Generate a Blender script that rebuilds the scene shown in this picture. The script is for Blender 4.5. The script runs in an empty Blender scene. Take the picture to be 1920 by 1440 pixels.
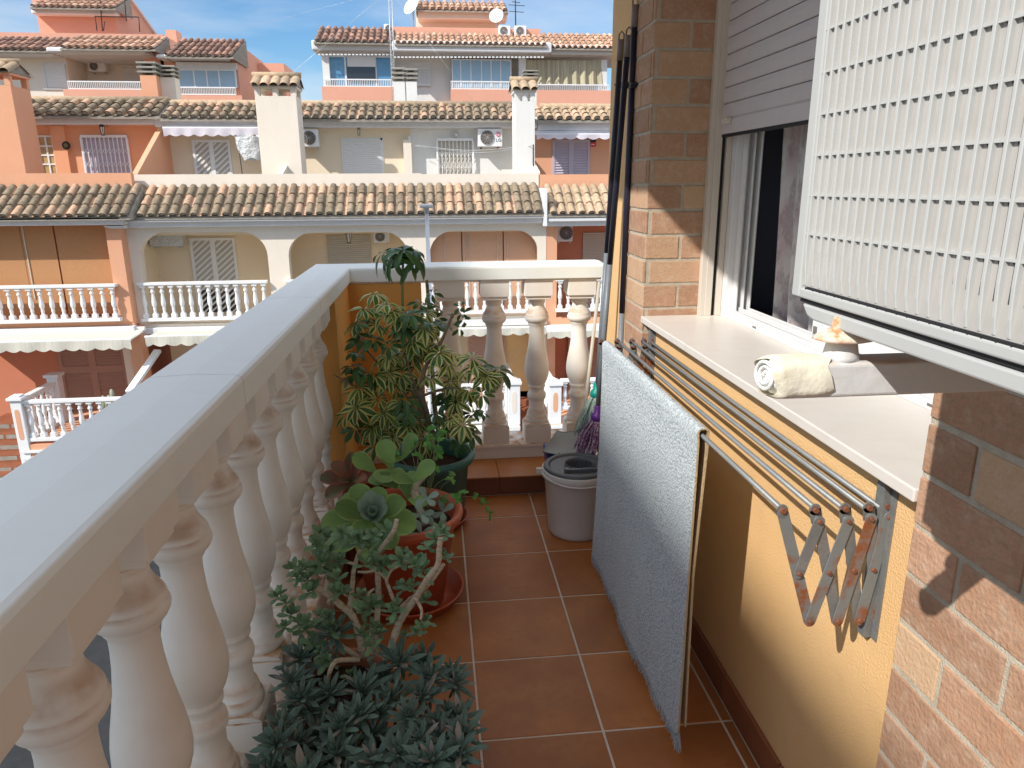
import bpy, bmesh, math, random
from mathutils import Vector, Matrix
from math import sin, cos, pi, radians, atan2, sqrt
random.seed(7)
RN = random.random
def RU(a, b): return a + (b - a) * RN()
SC = bpy.context.scene
COL = SC.collection

# ------------------------------------------------------------------ camera
FPX, YAW, PIT, ROL, CH = 1355.333, 0.10338, 0.26969, -0.00603, 1.42937
fw = Vector((sin(YAW) * cos(PIT), cos(YAW) * cos(PIT), -sin(PIT)))
r0 = Vector((cos(YAW), -sin(YAW), 0)); u0 = r0.cross(fw)
rt = r0 * cos(ROL) + u0 * sin(ROL); up = u0 * cos(ROL) - r0 * sin(ROL)
CAM = Vector((0, 0, CH))
cd = bpy.data.cameras.new('camera'); cam = bpy.data.objects.new('camera', cd); COL.objects.link(cam)
cam.matrix_world = Matrix(((rt.x, up.x, -fw.x, 0), (rt.y, up.y, -fw.y, 0), (rt.z, up.z, -fw.z, CH), (0, 0, 0, 1)))
cd.sensor_width = 36; cd.lens = 36 * FPX / 1920; cd.clip_start = 0.05; cd.clip_end = 3000
SC.camera = cam
def ray(px, py): return fw * FPX + rt * (px - 960) + up * (720 - py)
def onY(px, py, Y):
    d = ray(px, py); return CAM + d * (Y / d.y)
def onX(px, py, X):
    d = ray(px, py); return CAM + d * (X / d.x)
def onZ(px, py, Z):
    d = ray(px, py); return CAM + d * ((Z - CH) / d.z)

# ------------------------------------------------------------------ render, world, sun
SC.view_settings.view_transform = 'Standard'; SC.view_settings.look = 'None'
SC.view_settings.exposure = 0; SC.view_settings.gamma = 1
SC.cycles.max_bounces = 8; SC.cycles.diffuse_bounces = 7; SC.cycles.transparent_max_bounces = 12
SUN = Vector((1.0, 0.72, -1.03)).normalized()
EL = math.asin(-SUN.z)
AZ = atan2(-SUN.x, -SUN.y)            # clockwise from +Y
W = bpy.data.worlds.new('World'); SC.world = W; W.use_nodes = True
nt = W.node_tree; nt.nodes.clear()
def N(nt, t, **k):
    n = nt.nodes.new(t)
    for a, b in k.items():
        if a.startswith('i_'): n.inputs[a[2:].replace('_', ' ')].default_value = b
        else: setattr(n, a, b)
    return n
sky = N(nt, 'ShaderNodeTexSky', sky_type='NISHITA', sun_disc=False, sun_elevation=EL, sun_rotation=AZ, altitude=50, air_density=1.0, dust_density=0.3, ozone_density=3.0)
bg = N(nt, 'ShaderNodeBackground'); bg.inputs[1].default_value = 0.15
tc = N(nt, 'ShaderNodeTexCoord'); mp = N(nt, 'ShaderNodeMapping'); mp.inputs['Scale'].default_value = (1.1, 1.6, 5.0); mp.inputs['Rotation'].default_value = (0.15, 0.25, 0.1); mp.inputs['Location'].default_value = (0.35, 0.1, 0.2)
nz = N(nt, 'ShaderNodeTexNoise'); nz.inputs['Scale'].default_value = 1.7; nz.inputs['Detail'].default_value = 7; nz.inputs['Roughness'].default_value = 0.52
cr = N(nt, 'ShaderNodeValToRGB'); cr.color_ramp.elements[0].position = 0.44; cr.color_ramp.elements[1].position = 0.70
cr.color_ramp.elements[0].color = (0, 0, 0, 1); cr.color_ramp.elements[1].color = (0.8, 0.8, 0.8, 1)
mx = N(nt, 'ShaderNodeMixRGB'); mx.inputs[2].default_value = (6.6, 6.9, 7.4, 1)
L = nt.links.new
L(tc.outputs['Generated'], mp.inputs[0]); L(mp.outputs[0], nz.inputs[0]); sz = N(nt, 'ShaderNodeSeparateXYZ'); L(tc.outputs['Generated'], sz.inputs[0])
el_ = N(nt, 'ShaderNodeMapRange'); el_.inputs[1].default_value = 0.22; el_.inputs[2].default_value = 0.6; el_.inputs[3].default_value = 0.0; el_.inputs[4].default_value = 0.16; L(sz.outputs[2], el_.inputs[0])  # extra cloud cover high up, out of view, added for fill light
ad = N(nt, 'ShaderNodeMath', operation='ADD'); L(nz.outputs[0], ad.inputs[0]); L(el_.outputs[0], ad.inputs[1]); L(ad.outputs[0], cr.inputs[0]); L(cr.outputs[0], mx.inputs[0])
hs_ = N(nt, 'ShaderNodeHueSaturation'); hs_.inputs['Saturation'].default_value = 1.28; hs_.inputs['Value'].default_value = 0.98; L(sky.outputs[0], hs_.inputs['Color']); L(hs_.outputs[0], mx.inputs[1])
cb = N(nt, 'ShaderNodeMixRGB'); cb.inputs[1].default_value = (5.6, 6.0, 6.7, 1); cb.inputs[2].default_value = (10.5, 10.9, 11.6, 1)  # unseen clouds overhead made brighter than the visible ones to lift the ambient
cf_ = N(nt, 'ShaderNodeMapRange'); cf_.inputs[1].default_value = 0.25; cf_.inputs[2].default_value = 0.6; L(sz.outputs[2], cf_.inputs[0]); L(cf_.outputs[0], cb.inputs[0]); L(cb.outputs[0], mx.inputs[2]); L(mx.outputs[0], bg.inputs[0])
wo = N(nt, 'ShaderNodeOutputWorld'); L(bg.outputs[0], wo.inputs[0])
sd = bpy.data.lights.new('sun', 'SUN'); sd.energy = 5.0; sd.angle = radians(0.55); sd.color = (1, 0.955, 0.89)
so = bpy.data.objects.new('sun', sd); COL.objects.link(so); so.rotation_euler = SUN.to_track_quat('-Z', 'Y').to_euler(); so.location = (-8, -5, 12)

# ------------------------------------------------------------------ materials
def lin(c):
    return tuple((x / 12.92 if x <= 0.04045 else ((x + 0.055) / 1.055) ** 2.4) for x in c)
def rgb(r, g, b): return lin((r / 255, g / 255, b / 255))
MATS = {}
def mat(name, c1, c2=None, scale=4, mixlo=0.35, mixhi=0.65, rough=0.75, bump=0.0, bscale=80, bdist=0.004, tint=0.0, c3=None, metal=0.0, spec=0.4, stain=None, trans=None, uvleaf=None, sss=0, stretch=None, grime=None, fine=0.94, rnd=False):
    m = bpy.data.materials.new(name); m.use_nodes = True; t = m.node_tree; t.nodes.clear()
    L = t.links.new
    out = N(t, 'ShaderNodeOutputMaterial'); b = N(t, 'ShaderNodeBsdfPrincipled')
    b.inputs['Roughness'].default_value = rough; b.inputs['Metallic'].default_value = metal
    b.inputs['Specular IOR Level'].default_value = spec
    tc = N(t, 'ShaderNodeTexCoord'); co = tc.outputs['Object']
    if rnd:      # copies of one mesh get their own marks
        oi = N(t, 'ShaderNodeObjectInfo'); va = N(t, 'ShaderNodeVectorMath', operation='MULTIPLY_ADD'); cx_ = N(t, 'ShaderNodeCombineXYZ')
        for q_ in range(3): L(oi.outputs['Random'], cx_.inputs[q_])
        va.inputs[1].default_value = (17, 29, 11); L(cx_.outputs[0], va.inputs[0]); L(co, va.inputs[2]); co = va.outputs[0]
    if stretch:
        mp = N(t, 'ShaderNodeMapping'); mp.inputs['Scale'].default_value = stretch; L(co, mp.inputs[0]); co2 = mp.outputs[0]
    else: co2 = co
    col = N(t, 'ShaderNodeRGB'); col.outputs[0].default_value = (*c1, 1); cur = col.outputs[0]
    def mixc(fac, a, bcol, typ='MIX'):
        x = N(t, 'ShaderNodeMixRGB', blend_type=typ)
        if hasattr(fac, 'links'): L(fac, x.inputs[0])
        else: x.inputs[0].default_value = fac
        L(a, x.inputs[1])
        if hasattr(bcol, 'links'): L(bcol, x.inputs[2])
        else: x.inputs[2].default_value = (*bcol, 1)
        return x.outputs[0]
    def noise(sc, lo, hi, vec=None, det=5, seed=0):
        n = N(t, 'ShaderNodeTexNoise'); n.inputs['Scale'].default_value = sc; n.inputs['Detail'].default_value = det
        L(vec or co2, n.inputs[0])
        r = N(t, 'ShaderNodeMapRange'); r.inputs[1].default_value = lo; r.inputs[2].default_value = hi
        L(n.outputs[0], r.inputs[0]); return r.outputs[0]
    if c2: cur = mixc(noise(scale, mixlo, mixhi), cur, c2)
    if c2: cur = mixc(noise(scale * 7, 0.45, 0.75), cur, tuple(x * fine for x in c1))
    if tint:
        at = N(t, 'ShaderNodeAttribute', attribute_name='tint')
        if c3:
            r = N(t, 'ShaderNodeMapRange'); r.inputs[1].default_value = 0.35; r.inputs[2].default_value = 1.0; L(at.outputs['Fac'], r.inputs[0])
            cur = mixc(r.outputs[0], cur, c3)
        h = N(t, 'ShaderNodeHueSaturation'); L(cur, h.inputs['Color'])
        r = N(t, 'ShaderNodeMapRange'); r.inputs[1].default_value = -1; r.inputs[2].default_value = 1; r.inputs[3].default_value = 1 - tint; r.inputs[4].default_value = 1 + tint
        L(at.outputs['Fac'], r.inputs[0]); L(r.outputs[0], h.inputs['Value']); cur = h.outputs[0]
    if uvleaf:   # (edge colour, inner colour) by the leaf's uv: u across, v along
        uv = N(t, 'ShaderNodeUVMap'); sp = N(t, 'ShaderNodeSeparateXYZ'); L(uv.outputs[0], sp.inputs[0])
        a = N(t, 'ShaderNodeMath', operation='SUBTRACT'); L(sp.outputs[0], a.inputs[0]); a.inputs[1].default_value = 0.5
        a2 = N(t, 'ShaderNodeMath', operation='ABSOLUTE'); L(a.outputs[0], a2.inputs[0])
        n2 = N(t, 'ShaderNodeTexNoise'); n2.inputs['Scale'].default_value = uvleaf[3]; L(co, n2.inputs[0])
        a3 = N(t, 'ShaderNodeMath', operation='MULTIPLY_ADD'); L(n2.outputs[0], a3.inputs[0]); a3.inputs[1].default_value = uvleaf[4]; L(a2.outputs[0], a3.inputs[2])
        r = N(t, 'ShaderNodeMapRange'); r.inputs[1].default_value = uvleaf[1]; r.inputs[2].default_value = uvleaf[2]; L(a3.outputs[0], r.inputs[0])
        cur = mixc(r.outputs[0], cur, uvleaf[0])
        # midrib
        r = N(t, 'ShaderNodeMapRange'); r.inputs[1].default_value = 0.035; r.inputs[2].default_value = 0.0; L(a2.outputs[0], r.inputs[0])
        rr = N(t, 'ShaderNodeMath', operation='MULTIPLY'); L(r.outputs[0], rr.inputs[0]); rr.inputs[1].default_value = 0.45
        cur = mixc(rr.outputs[0], cur, uvleaf[5])
    if stain:    # dirt lying on upward facing ledges
        g = N(t, 'ShaderNodeNewGeometry'); sp = N(t, 'ShaderNodeSeparateXYZ'); L(g.outputs['Normal'], sp.inputs[0])
        r = N(t, 'ShaderNodeMapRange'); r.inputs[1].default_value = 0.12; r.inputs[2].default_value = 0.7; L(sp.outputs[2], r.inputs[0])
        m1 = N(t, 'ShaderNodeMath', operation='MULTIPLY'); L(r.outputs[0], m1.inputs[0]); L(noise(stain[1], 0.34, 0.62, co, 8), m1.inputs[1])
        m2 = N(t, 'ShaderNodeMath', operation='MULTIPLY'); L(m1.outputs[0], m2.inputs[0]); m2.inputs[1].default_value = stain[2]
        cur = mixc(m2.outputs[0], cur, stain[0])
    if grime:    # vertical run marks
        mp = N(t, 'ShaderNodeMapping'); mp.inputs['Scale'].default_value = grime[2]; L(co, mp.inputs[0])
        m2 = N(t, 'ShaderNodeMath', operation='MULTIPLY'); L(noise(grime[1], 0.5, 0.8, mp.outputs[0], 6), m2.inputs[0]); m2.inputs[1].default_value = grime[3]
        cur = mixc(m2.outputs[0], cur, grime[0])
    L(cur, b.inputs['Base Color'])
    if bump:
        n = N(t, 'ShaderNodeTexNoise'); n.inputs['Scale'].default_value = bscale; n.inputs['Detail'].default_value = 4; L(co, n.inputs[0])
        bp = N(t, 'ShaderNodeBump'); bp.inputs['Strength'].default_value = bump; bp.inputs['Distance'].default_value = bdist
        L(n.outputs[0], bp.inputs['Height']); L(bp.outputs[0], b.inputs['Normal'])
    sh = b.outputs[0]
    if trans:
        tr = N(t, 'ShaderNodeBsdfTranslucent'); ms = N(t, 'ShaderNodeMixShader'); ms.inputs[0].default_value = trans
        L(cur, tr.inputs[0]); L(sh, ms.inputs[1]); L(tr.outputs[0], ms.inputs[2]); sh = ms.outputs[0]
    L(sh, out.inputs[0]); MATS[name] = m
    return m
def glassmat(name, col, rough=0.05, alpha=0.35):
    m = bpy.data.materials.new(name); m.use_nodes = True; t = m.node_tree; b = t.nodes['Principled BSDF']
    b.inputs['Base Color'].default_value = (*col, 1); b.inputs['Roughness'].default_value = rough; b.inputs['Alpha'].default_value = alpha
    b.inputs['Specular IOR Level'].default_value = 0.8
    MATS[name] = m
M = MATS
mat('white_paint', (0.85, 0.82, 0.76), (0.84, 0.80, 0.735), 3, 0.4, 0.75, 0.6, bump=0.12, bscale=90, bdist=0.001, stain=((0.44, 0.22, 0.08), 18, 1.0), grime=((0.72, 0.60, 0.44), 3, (3, 3, 0.6), 0.28), rnd=True, fine=0.98)
mat('rail_paint', (0.85, 0.90, 0.875), (0.84, 0.88, 0.85), 4, 0.4, 0.75, 0.45, bump=0.08, bscale=60, bdist=0.0006, grime=((0.66, 0.62, 0.55), 16, (1, 1, 1), 0.10), fine=0.985)
mat('house_yellow', (0.78, 0.50, 0.235), (0.755, 0.475, 0.215), 2.5, rough=0.85, bump=0.9, bscale=200, bdist=0.003, grime=((0.66, 0.42, 0.22), 2, (1, 1, 1), 0.4))
mat('corner_ochre', (0.74, 0.38, 0.10), (0.68, 0.34, 0.09), 3, rough=0.85, bump=0.6, bscale=200, bdist=0.002)
mat('brick', (0.51, 0.31, 0.20), (0.455, 0.25, 0.15), 9, rough=0.9, bump=0.9, bscale=140, bdist=0.003, tint=0.16, c3=(0.52, 0.355, 0.215), stretch=(1, 1, 2.0), grime=((0.66, 0.55, 0.43), 46, (1, 1, 1), 0.35), fine=0.75)
mat('mortar', (0.55, 0.49, 0.39), (0.44, 0.38, 0.29), 30, rough=0.95, bump=1, bscale=260, bdist=0.003)
mat('sill_stone', (0.72, 0.675, 0.62), (0.69, 0.645, 0.59), 3, rough=0.35, spec=0.5, grime=((0.60, 0.54, 0.47), 6, (1, 5, 1), 0.25))
mat('tile', (0.42, 0.155, 0.040), (0.31, 0.098, 0.022), 6, 0.35, 0.7, 0.5, bump=0.3, bscale=90, bdist=0.0012, tint=0.16, spec=0.4, fine=0.8, grime=((0.20, 0.08, 0.03), 5, (1, 1, 1), 0.5))
mat('tile_dark', (0.27, 0.095, 0.042), (0.21, 0.07, 0.032), 7, rough=0.45, bump=0.3, bscale=60, bdist=0.002, tint=0.12)
mat('kerb_top', (0.44, 0.18, 0.048), (0.36, 0.135, 0.035), 6, rough=0.48, bump=0.3, bscale=70, bdist=0.002)
mat('grout', (0.66, 0.58, 0.49), (0.54, 0.45, 0.36), 15, rough=0.9, bump=0.3, bscale=200)
mat('pvc_white', (0.72, 0.73, 0.735), None, rough=0.35)
mat('shutter_pvc', (0.66, 0.61, 0.60), (0.64, 0.59, 0.58), 3, rough=0.45)
mat('guide_beige', (0.66, 0.60, 0.52), None, rough=0.45)
mat('black_rubber', (0.02, 0.02, 0.022), None, rough=0.7)
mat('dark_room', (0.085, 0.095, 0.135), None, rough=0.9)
mat('ac_white', (0.50, 0.515, 0.505), (0.485, 0.495, 0.485), 3, rough=0.5, fine=0.97)
mat('ac_rib', (0.52, 0.53, 0.52), None, rough=0.5)
mat('ac_back', (0.46, 0.44, 0.41), (0.50, 0.485, 0.465), 6, rough=0.6)
mat('steel_grey', (0.20, 0.21, 0.21), (0.26, 0.26, 0.25), 20, rough=0.5, metal=0.35, bump=0.2, bscale=150, bdist=0.001)
mat('rust_steel', (0.21, 0.22, 0.215), (0.26, 0.09, 0.035), 13, 0.48, 0.58, 0.65, metal=0.15, bump=0.5, bscale=180, bdist=0.001)
mat('rust', (0.24, 0.085, 0.04), (0.16, 0.06, 0.035), 60, rough=0.85, bump=0.7, bscale=300, bdist=0.001)
mat('rod_grey', (0.215, 0.235, 0.245), (0.27, 0.275, 0.27), 12, rough=0.45, metal=0.2)
mat('rusty_white', (0.74, 0.66, 0.56), (0.56, 0.27, 0.10), 55, 0.46, 0.60, 0.75, bump=0.4, bscale=120, bdist=0.002)
mat('foam_cream', (0.84, 0.80, 0.66), (0.76, 0.70, 0.54), 22, rough=0.95, bump=0.6, bscale=60, bdist=0.004)
mat('foam_white', (0.82, 0.82, 0.79), None, rough=0.9, bump=1, bscale=50, bdist=0.006)
mat('rug_blue', (0.66, 0.72, 0.74), (0.34, 0.39, 0.425), 170, 0.46, 0.64, 1.0, bump=1, bscale=170, bdist=0.009, spec=0.1, fine=0.7)
mat('rug_back', (0.55, 0.42, 0.25), (0.50, 0.38, 0.22), 60, rough=1, bump=1, bscale=300, spec=0.1)
mat('rug_seam', (0.05, 0.055, 0.06), None, rough=1)
mat('curtain', (0.82, 0.79, 0.78), (0.58, 0.54, 0.54), 16, 0.50, 0.55, 0.9, trans=0.3, stretch=(1, 1.6, 0.7), grime=((0.56, 0.28, 0.36), 7, (1, 1.6, 1.0), 0.8))
mat('plastic_grey', (0.10, 0.115, 0.125), None, rough=0.4)
mat('plastic_palegrey', (0.26, 0.29, 0.29), None, rough=0.45)
mat('bucket_plastic', (0.60, 0.56, 0.51), (0.57, 0.53, 0.48), 5, rough=0.4)
mat('plastic_blue', (0.012, 0.05, 0.25), None, rough=0.35)
mat('plastic_teal', (0.0, 0.36, 0.30), None, rough=0.4)
mat('plastic_purple', (0.13, 0.03, 0.26), None, rough=0.4)
mat('mop_green', (0.36, 0.55, 0.47), (0.62, 0.66, 0.60), 120, 0.45, 0.55, 1.0)
mat('mop_purple', (0.24, 0.07, 0.22), (0.62, 0.52, 0.58), 120, 0.45, 0.55, 1.0)
mat('pole_navy', (0.022, 0.026, 0.05), None, rough=0.4)
mat('pole_grey', (0.16, 0.19, 0.22), (0.19, 0.21, 0.235), 9, rough=0.4)
mat('pole_pale', (0.46, 0.44, 0.38), None, rough=0.5)
mat('cap_grey', (0.24, 0.20, 0.19), None, rough=0.5)
mat('pot_red', (0.50, 0.11, 0.045), (0.45, 0.09, 0.036), 8, rough=0.42, grime=((0.55, 0.33, 0.24), 20, (1, 1, 1), 0.3))
mat('pot_green', (0.065, 0.20, 0.165), (0.06, 0.17, 0.14), 8, rough=0.42)
mat('pot_terra', (0.38, 0.14, 0.07), (0.30, 0.105, 0.05), 8, rough=0.75)
mat('soil', (0.035, 0.02, 0.012), (0.06, 0.03, 0.018), 60, rough=1, bump=1, bscale=120, bdist=0.01)
mat('bark', (0.30, 0.235, 0.165), (0.20, 0.15, 0.10), 30, rough=0.9, bump=0.7, bscale=120, stretch=(1, 1, 3))
mat('green_stem', (0.20, 0.24, 0.08), (0.24, 0.20, 0.10), 20, rough=0.7)
mat('pale_stem', (0.56, 0.48, 0.35), (0.36, 0.28, 0.19), 45, 0.52, 0.6, 0.8, bump=0.5, bscale=90, stretch=(1, 1, 4))
mat('leaf_var', (0.055, 0.155, 0.042), (0.10, 0.22, 0.052), 22, rough=0.32, tint=0.4, trans=0.28, spec=0.5, uvleaf=((0.70, 0.68, 0.24), 0.53, 0.57, 8, 0.60, (0.22, 0.34, 0.10)))
mat('leaf_dark', (0.04, 0.115, 0.034), (0.07, 0.165, 0.042), 20, rough=0.3, tint=0.3, trans=0.2, spec=0.5, uvleaf=((0.09, 0.20, 0.055), 0.45, 0.6, 10, 0.2, (0.15, 0.25, 0.07)))
mat('leaf_paddle', (0.21, 0.36, 0.10), (0.15, 0.28, 0.085), 16, rough=0.5, tint=0.22, spec=0.35, uvleaf=((0.33, 0.46, 0.15), 0.46, 0.56, 12, 0.12, (0.20, 0.34, 0.13)))
mat('leaf_paddle_blue', (0.28, 0.39, 0.32), (0.21, 0.33, 0.22), 20, rough=0.6, tint=0.2, spec=0.25)
mat('leaf_red', (0.17, 0.16, 0.085), (0.34, 0.11, 0.075), 18, 0.45, 0.6, 0.5, tint=0.25, uvleaf=((0.46, 0.14, 0.10), 0.42, 0.55, 12, 0.15, (0.2, 0.18, 0.1)))
mat('leaf_small', (0.13, 0.24, 0.125), (0.18, 0.30, 0.145), 30, rough=0.5, tint=0.35, spec=0.35, uvleaf=((0.30, 0.36, 0.19), 0.50, 0.58, 20, 0.1, (0.16, 0.27, 0.145)))
mat('leaf_blue', (0.11, 0.185, 0.155), (0.14, 0.22, 0.17), 30, rough=0.62, tint=0.45, spec=0.3, c3=(0.22, 0.185, 0.165), uvleaf=((0.24, 0.32, 0.26), 0.47, 0.56, 20, 0.1, (0.15, 0.23, 0.19)))
mat('leaf_herb', (0.12, 0.34, 0.055), (0.085, 0.26, 0.042), 25, rough=0.5, tint=0.25, trans=0.25)
# opposite street
mat('cream', (0.79, 0.715, 0.615), (0.77, 0.69, 0.585), 1.1, rough=0.9, bump=0.25, bscale=30, bdist=0.003, grime=((0.64, 0.54, 0.43), 1.4, (3, 3, 0.5), 0.2), fine=0.97)
mat('cream_warm', (0.81, 0.69, 0.515), (0.79, 0.665, 0.49), 1.2, rough=0.9, bump=0.2, bscale=30, bdist=0.003, fine=0.97)
mat('white_house', (0.76, 0.755, 0.725), (0.74, 0.725, 0.69), 1.3, rough=0.9, grime=((0.62, 0.58, 0.52), 1.6, (3, 3, 0.5), 0.2), fine=0.97)
mat('cornice_white', (0.72, 0.72, 0.735), (0.70, 0.70, 0.71), 1.3, rough=0.85, grime=((0.56, 0.52, 0.47), 3, (3, 3, 0.6), 0.25))
mat('orange', (0.74, 0.385, 0.235), (0.71, 0.36, 0.215), 1.1, rough=0.9, bump=0.25, bscale=30, bdist=0.003, grime=((0.62, 0.37, 0.25), 1.4, (3, 3, 0.5), 0.3), fine=0.96)
mat('orange_deep', (0.80, 0.38, 0.21), (0.77, 0.36, 0.195), 1.4, rough=0.9)
mat('salmon', (0.74, 0.375, 0.265), (0.71, 0.355, 0.245), 0.9, rough=0.9, grime=((0.62, 0.38, 0.28), 1.4, (3, 3, 0.5), 0.25), fine=0.96)
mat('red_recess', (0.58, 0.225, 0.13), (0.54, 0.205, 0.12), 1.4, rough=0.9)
mat('roof_old', (0.36, 0.275, 0.18), (0.22, 0.175, 0.125), 9, 0.38, 0.62, 0.95, bump=0.8, bscale=50, bdist=0.01, tint=0.30, c3=(0.47, 0.29, 0.19), grime=((0.12, 0.10, 0.07), 13, (1, 1, 1), 0.85), fine=0.7)
mat('roof_mid', (0.54, 0.40, 0.26), (0.42, 0.305, 0.20), 9, 0.38, 0.66, 0.95, bump=0.8, bscale=50, bdist=0.01, tint=0.22, c3=(0.56, 0.36, 0.24), grime=((0.18, 0.14, 0.10), 13, (1, 1, 1), 0.7), fine=0.7)
mat('roof_far', (0.50, 0.29, 0.19), (0.41, 0.25, 0.165), 3, rough=0.95, tint=0.2, c3=(0.56, 0.37, 0.26))
mat('roof_brown', (0.28, 0.165, 0.12), (0.22, 0.13, 0.10), 3, rough=0.95, tint=0.3, c3=(0.36, 0.20, 0.14))
mat('roof_mortar', (0.36, 0.33, 0.28), (0.24, 0.21, 0.17), 8, rough=1)
mat('opp_white', (0.80, 0.81, 0.82), (0.78, 0.785, 0.785), 3, rough=0.6, grime=((0.64, 0.61, 0.55), 4, (2, 2, 0.6), 0.25))
mat('shutter_brown', (0.44, 0.255, 0.19), (0.41, 0.235, 0.175), 3, rough=0.7)
mat('shutter_lilac', (0.50, 0.44, 0.51), (0.47, 0.41, 0.48), 3, rough=0.6)
mat('shutter_white', (0.72, 0.71, 0.69), None, rough=0.6)
mat('shutter_grey', (0.52, 0.48, 0.41), None, rough=0.6)
mat('awning', (0.72, 0.70, 0.61), (0.63, 0.615, 0.53), 34, 0.4, 0.6, 0.9, trans=0.15, stretch=(1, 0.05, 0.05))
mat('awning_lilac', (0.72, 0.68, 0.74), (0.68, 0.64, 0.70), 3, rough=0.9, trans=0.15)
mat('bamboo', (0.52, 0.27, 0.125), (0.44, 0.215, 0.095), 50, 0.4, 0.6, 0.85, stretch=(0.5, 1, 3))
mat('bamboo_pink', (0.70, 0.42, 0.27), (0.62, 0.36, 0.23), 40, 0.4, 0.6, 0.85, stretch=(0.5, 1, 3))
mat('iron_dark', (0.03, 0.03, 0.035), None, rough=0.6)
mat('galv', (0.52, 0.55, 0.56), None, rough=0.4, metal=0.4)
mat('lantern_brass', (0.20, 0.14, 0.07), None, rough=0.5)
mat('ochre_pane', (0.50, 0.33, 0.14), (0.42, 0.28, 0.12), 8, rough=0.5)
mat('far_glass', (0.08, 0.24, 0.42), (0.13, 0.32, 0.50), 1.2, rough=0.1, spec=0.9)
mat('far_glass_pale', (0.34, 0.50, 0.62), (0.30, 0.45, 0.57), 1.2, rough=0.15, spec=0.8)
mat('dark_glass', (0.02, 0.022, 0.028), None, rough=0.1, spec=0.8)
mat('cord_grey', (0.16, 0.15, 0.14), None, rough=0.8)
mat('concrete', (0.34, 0.33, 0.29), (0.26, 0.25, 0.21), 7, rough=0.95, bump=0.6, bscale=40)
mat('asphalt', (0.10, 0.097, 0.092), (0.08, 0.078, 0.074), 6, rough=0.95, bump=0.6, bscale=200, bdist=0.006, spec=0.15)
mat('paving', (0.36, 0.33, 0.29), (0.30, 0.27, 0.24), 3, rough=0.9)
mat('earth', (0.14, 0.11, 0.07), (0.10, 0.085, 0.05), 0.3, rough=1)
mat('step_tile', (0.30, 0.105, 0.05), (0.22, 0.08, 0.04), 4, rough=0.6)
mat('plastic_wrap', (0.66, 0.69, 0.72), (0.52, 0.55, 0.58), 14, rough=0.25, bump=1, bscale=12, bdist=0.06)
mat('logo_pink', (0.62, 0.10, 0.22), None, rough=0.5)
mat('logo_grey', (0.14, 0.20, 0.24), None, rough=0.5)
mat('alarm_red', (0.60, 0.03, 0.06), None, rough=0.4)
mat('fan_dark', (0.06, 0.055, 0.05), (0.14, 0.07, 0.04), 5, rough=0.6)
mat('awning_stripe', (0.62, 0.56, 0.38), (0.40, 0.37, 0.28), 26, 0.45, 0.55, 0.9, trans=0.15, stretch=(1, 0.02, 0.02))
mat('cactus', (0.36, 0.40, 0.30), (0.28, 0.32, 0.24), 20, rough=0.9)
glassmat('pane', (0.5, 0.6, 0.62), 0.03, 0.22)
glassmat('lamp_glass', (0.85, 0.85, 0.82), 0.1, 0.6)

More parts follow.
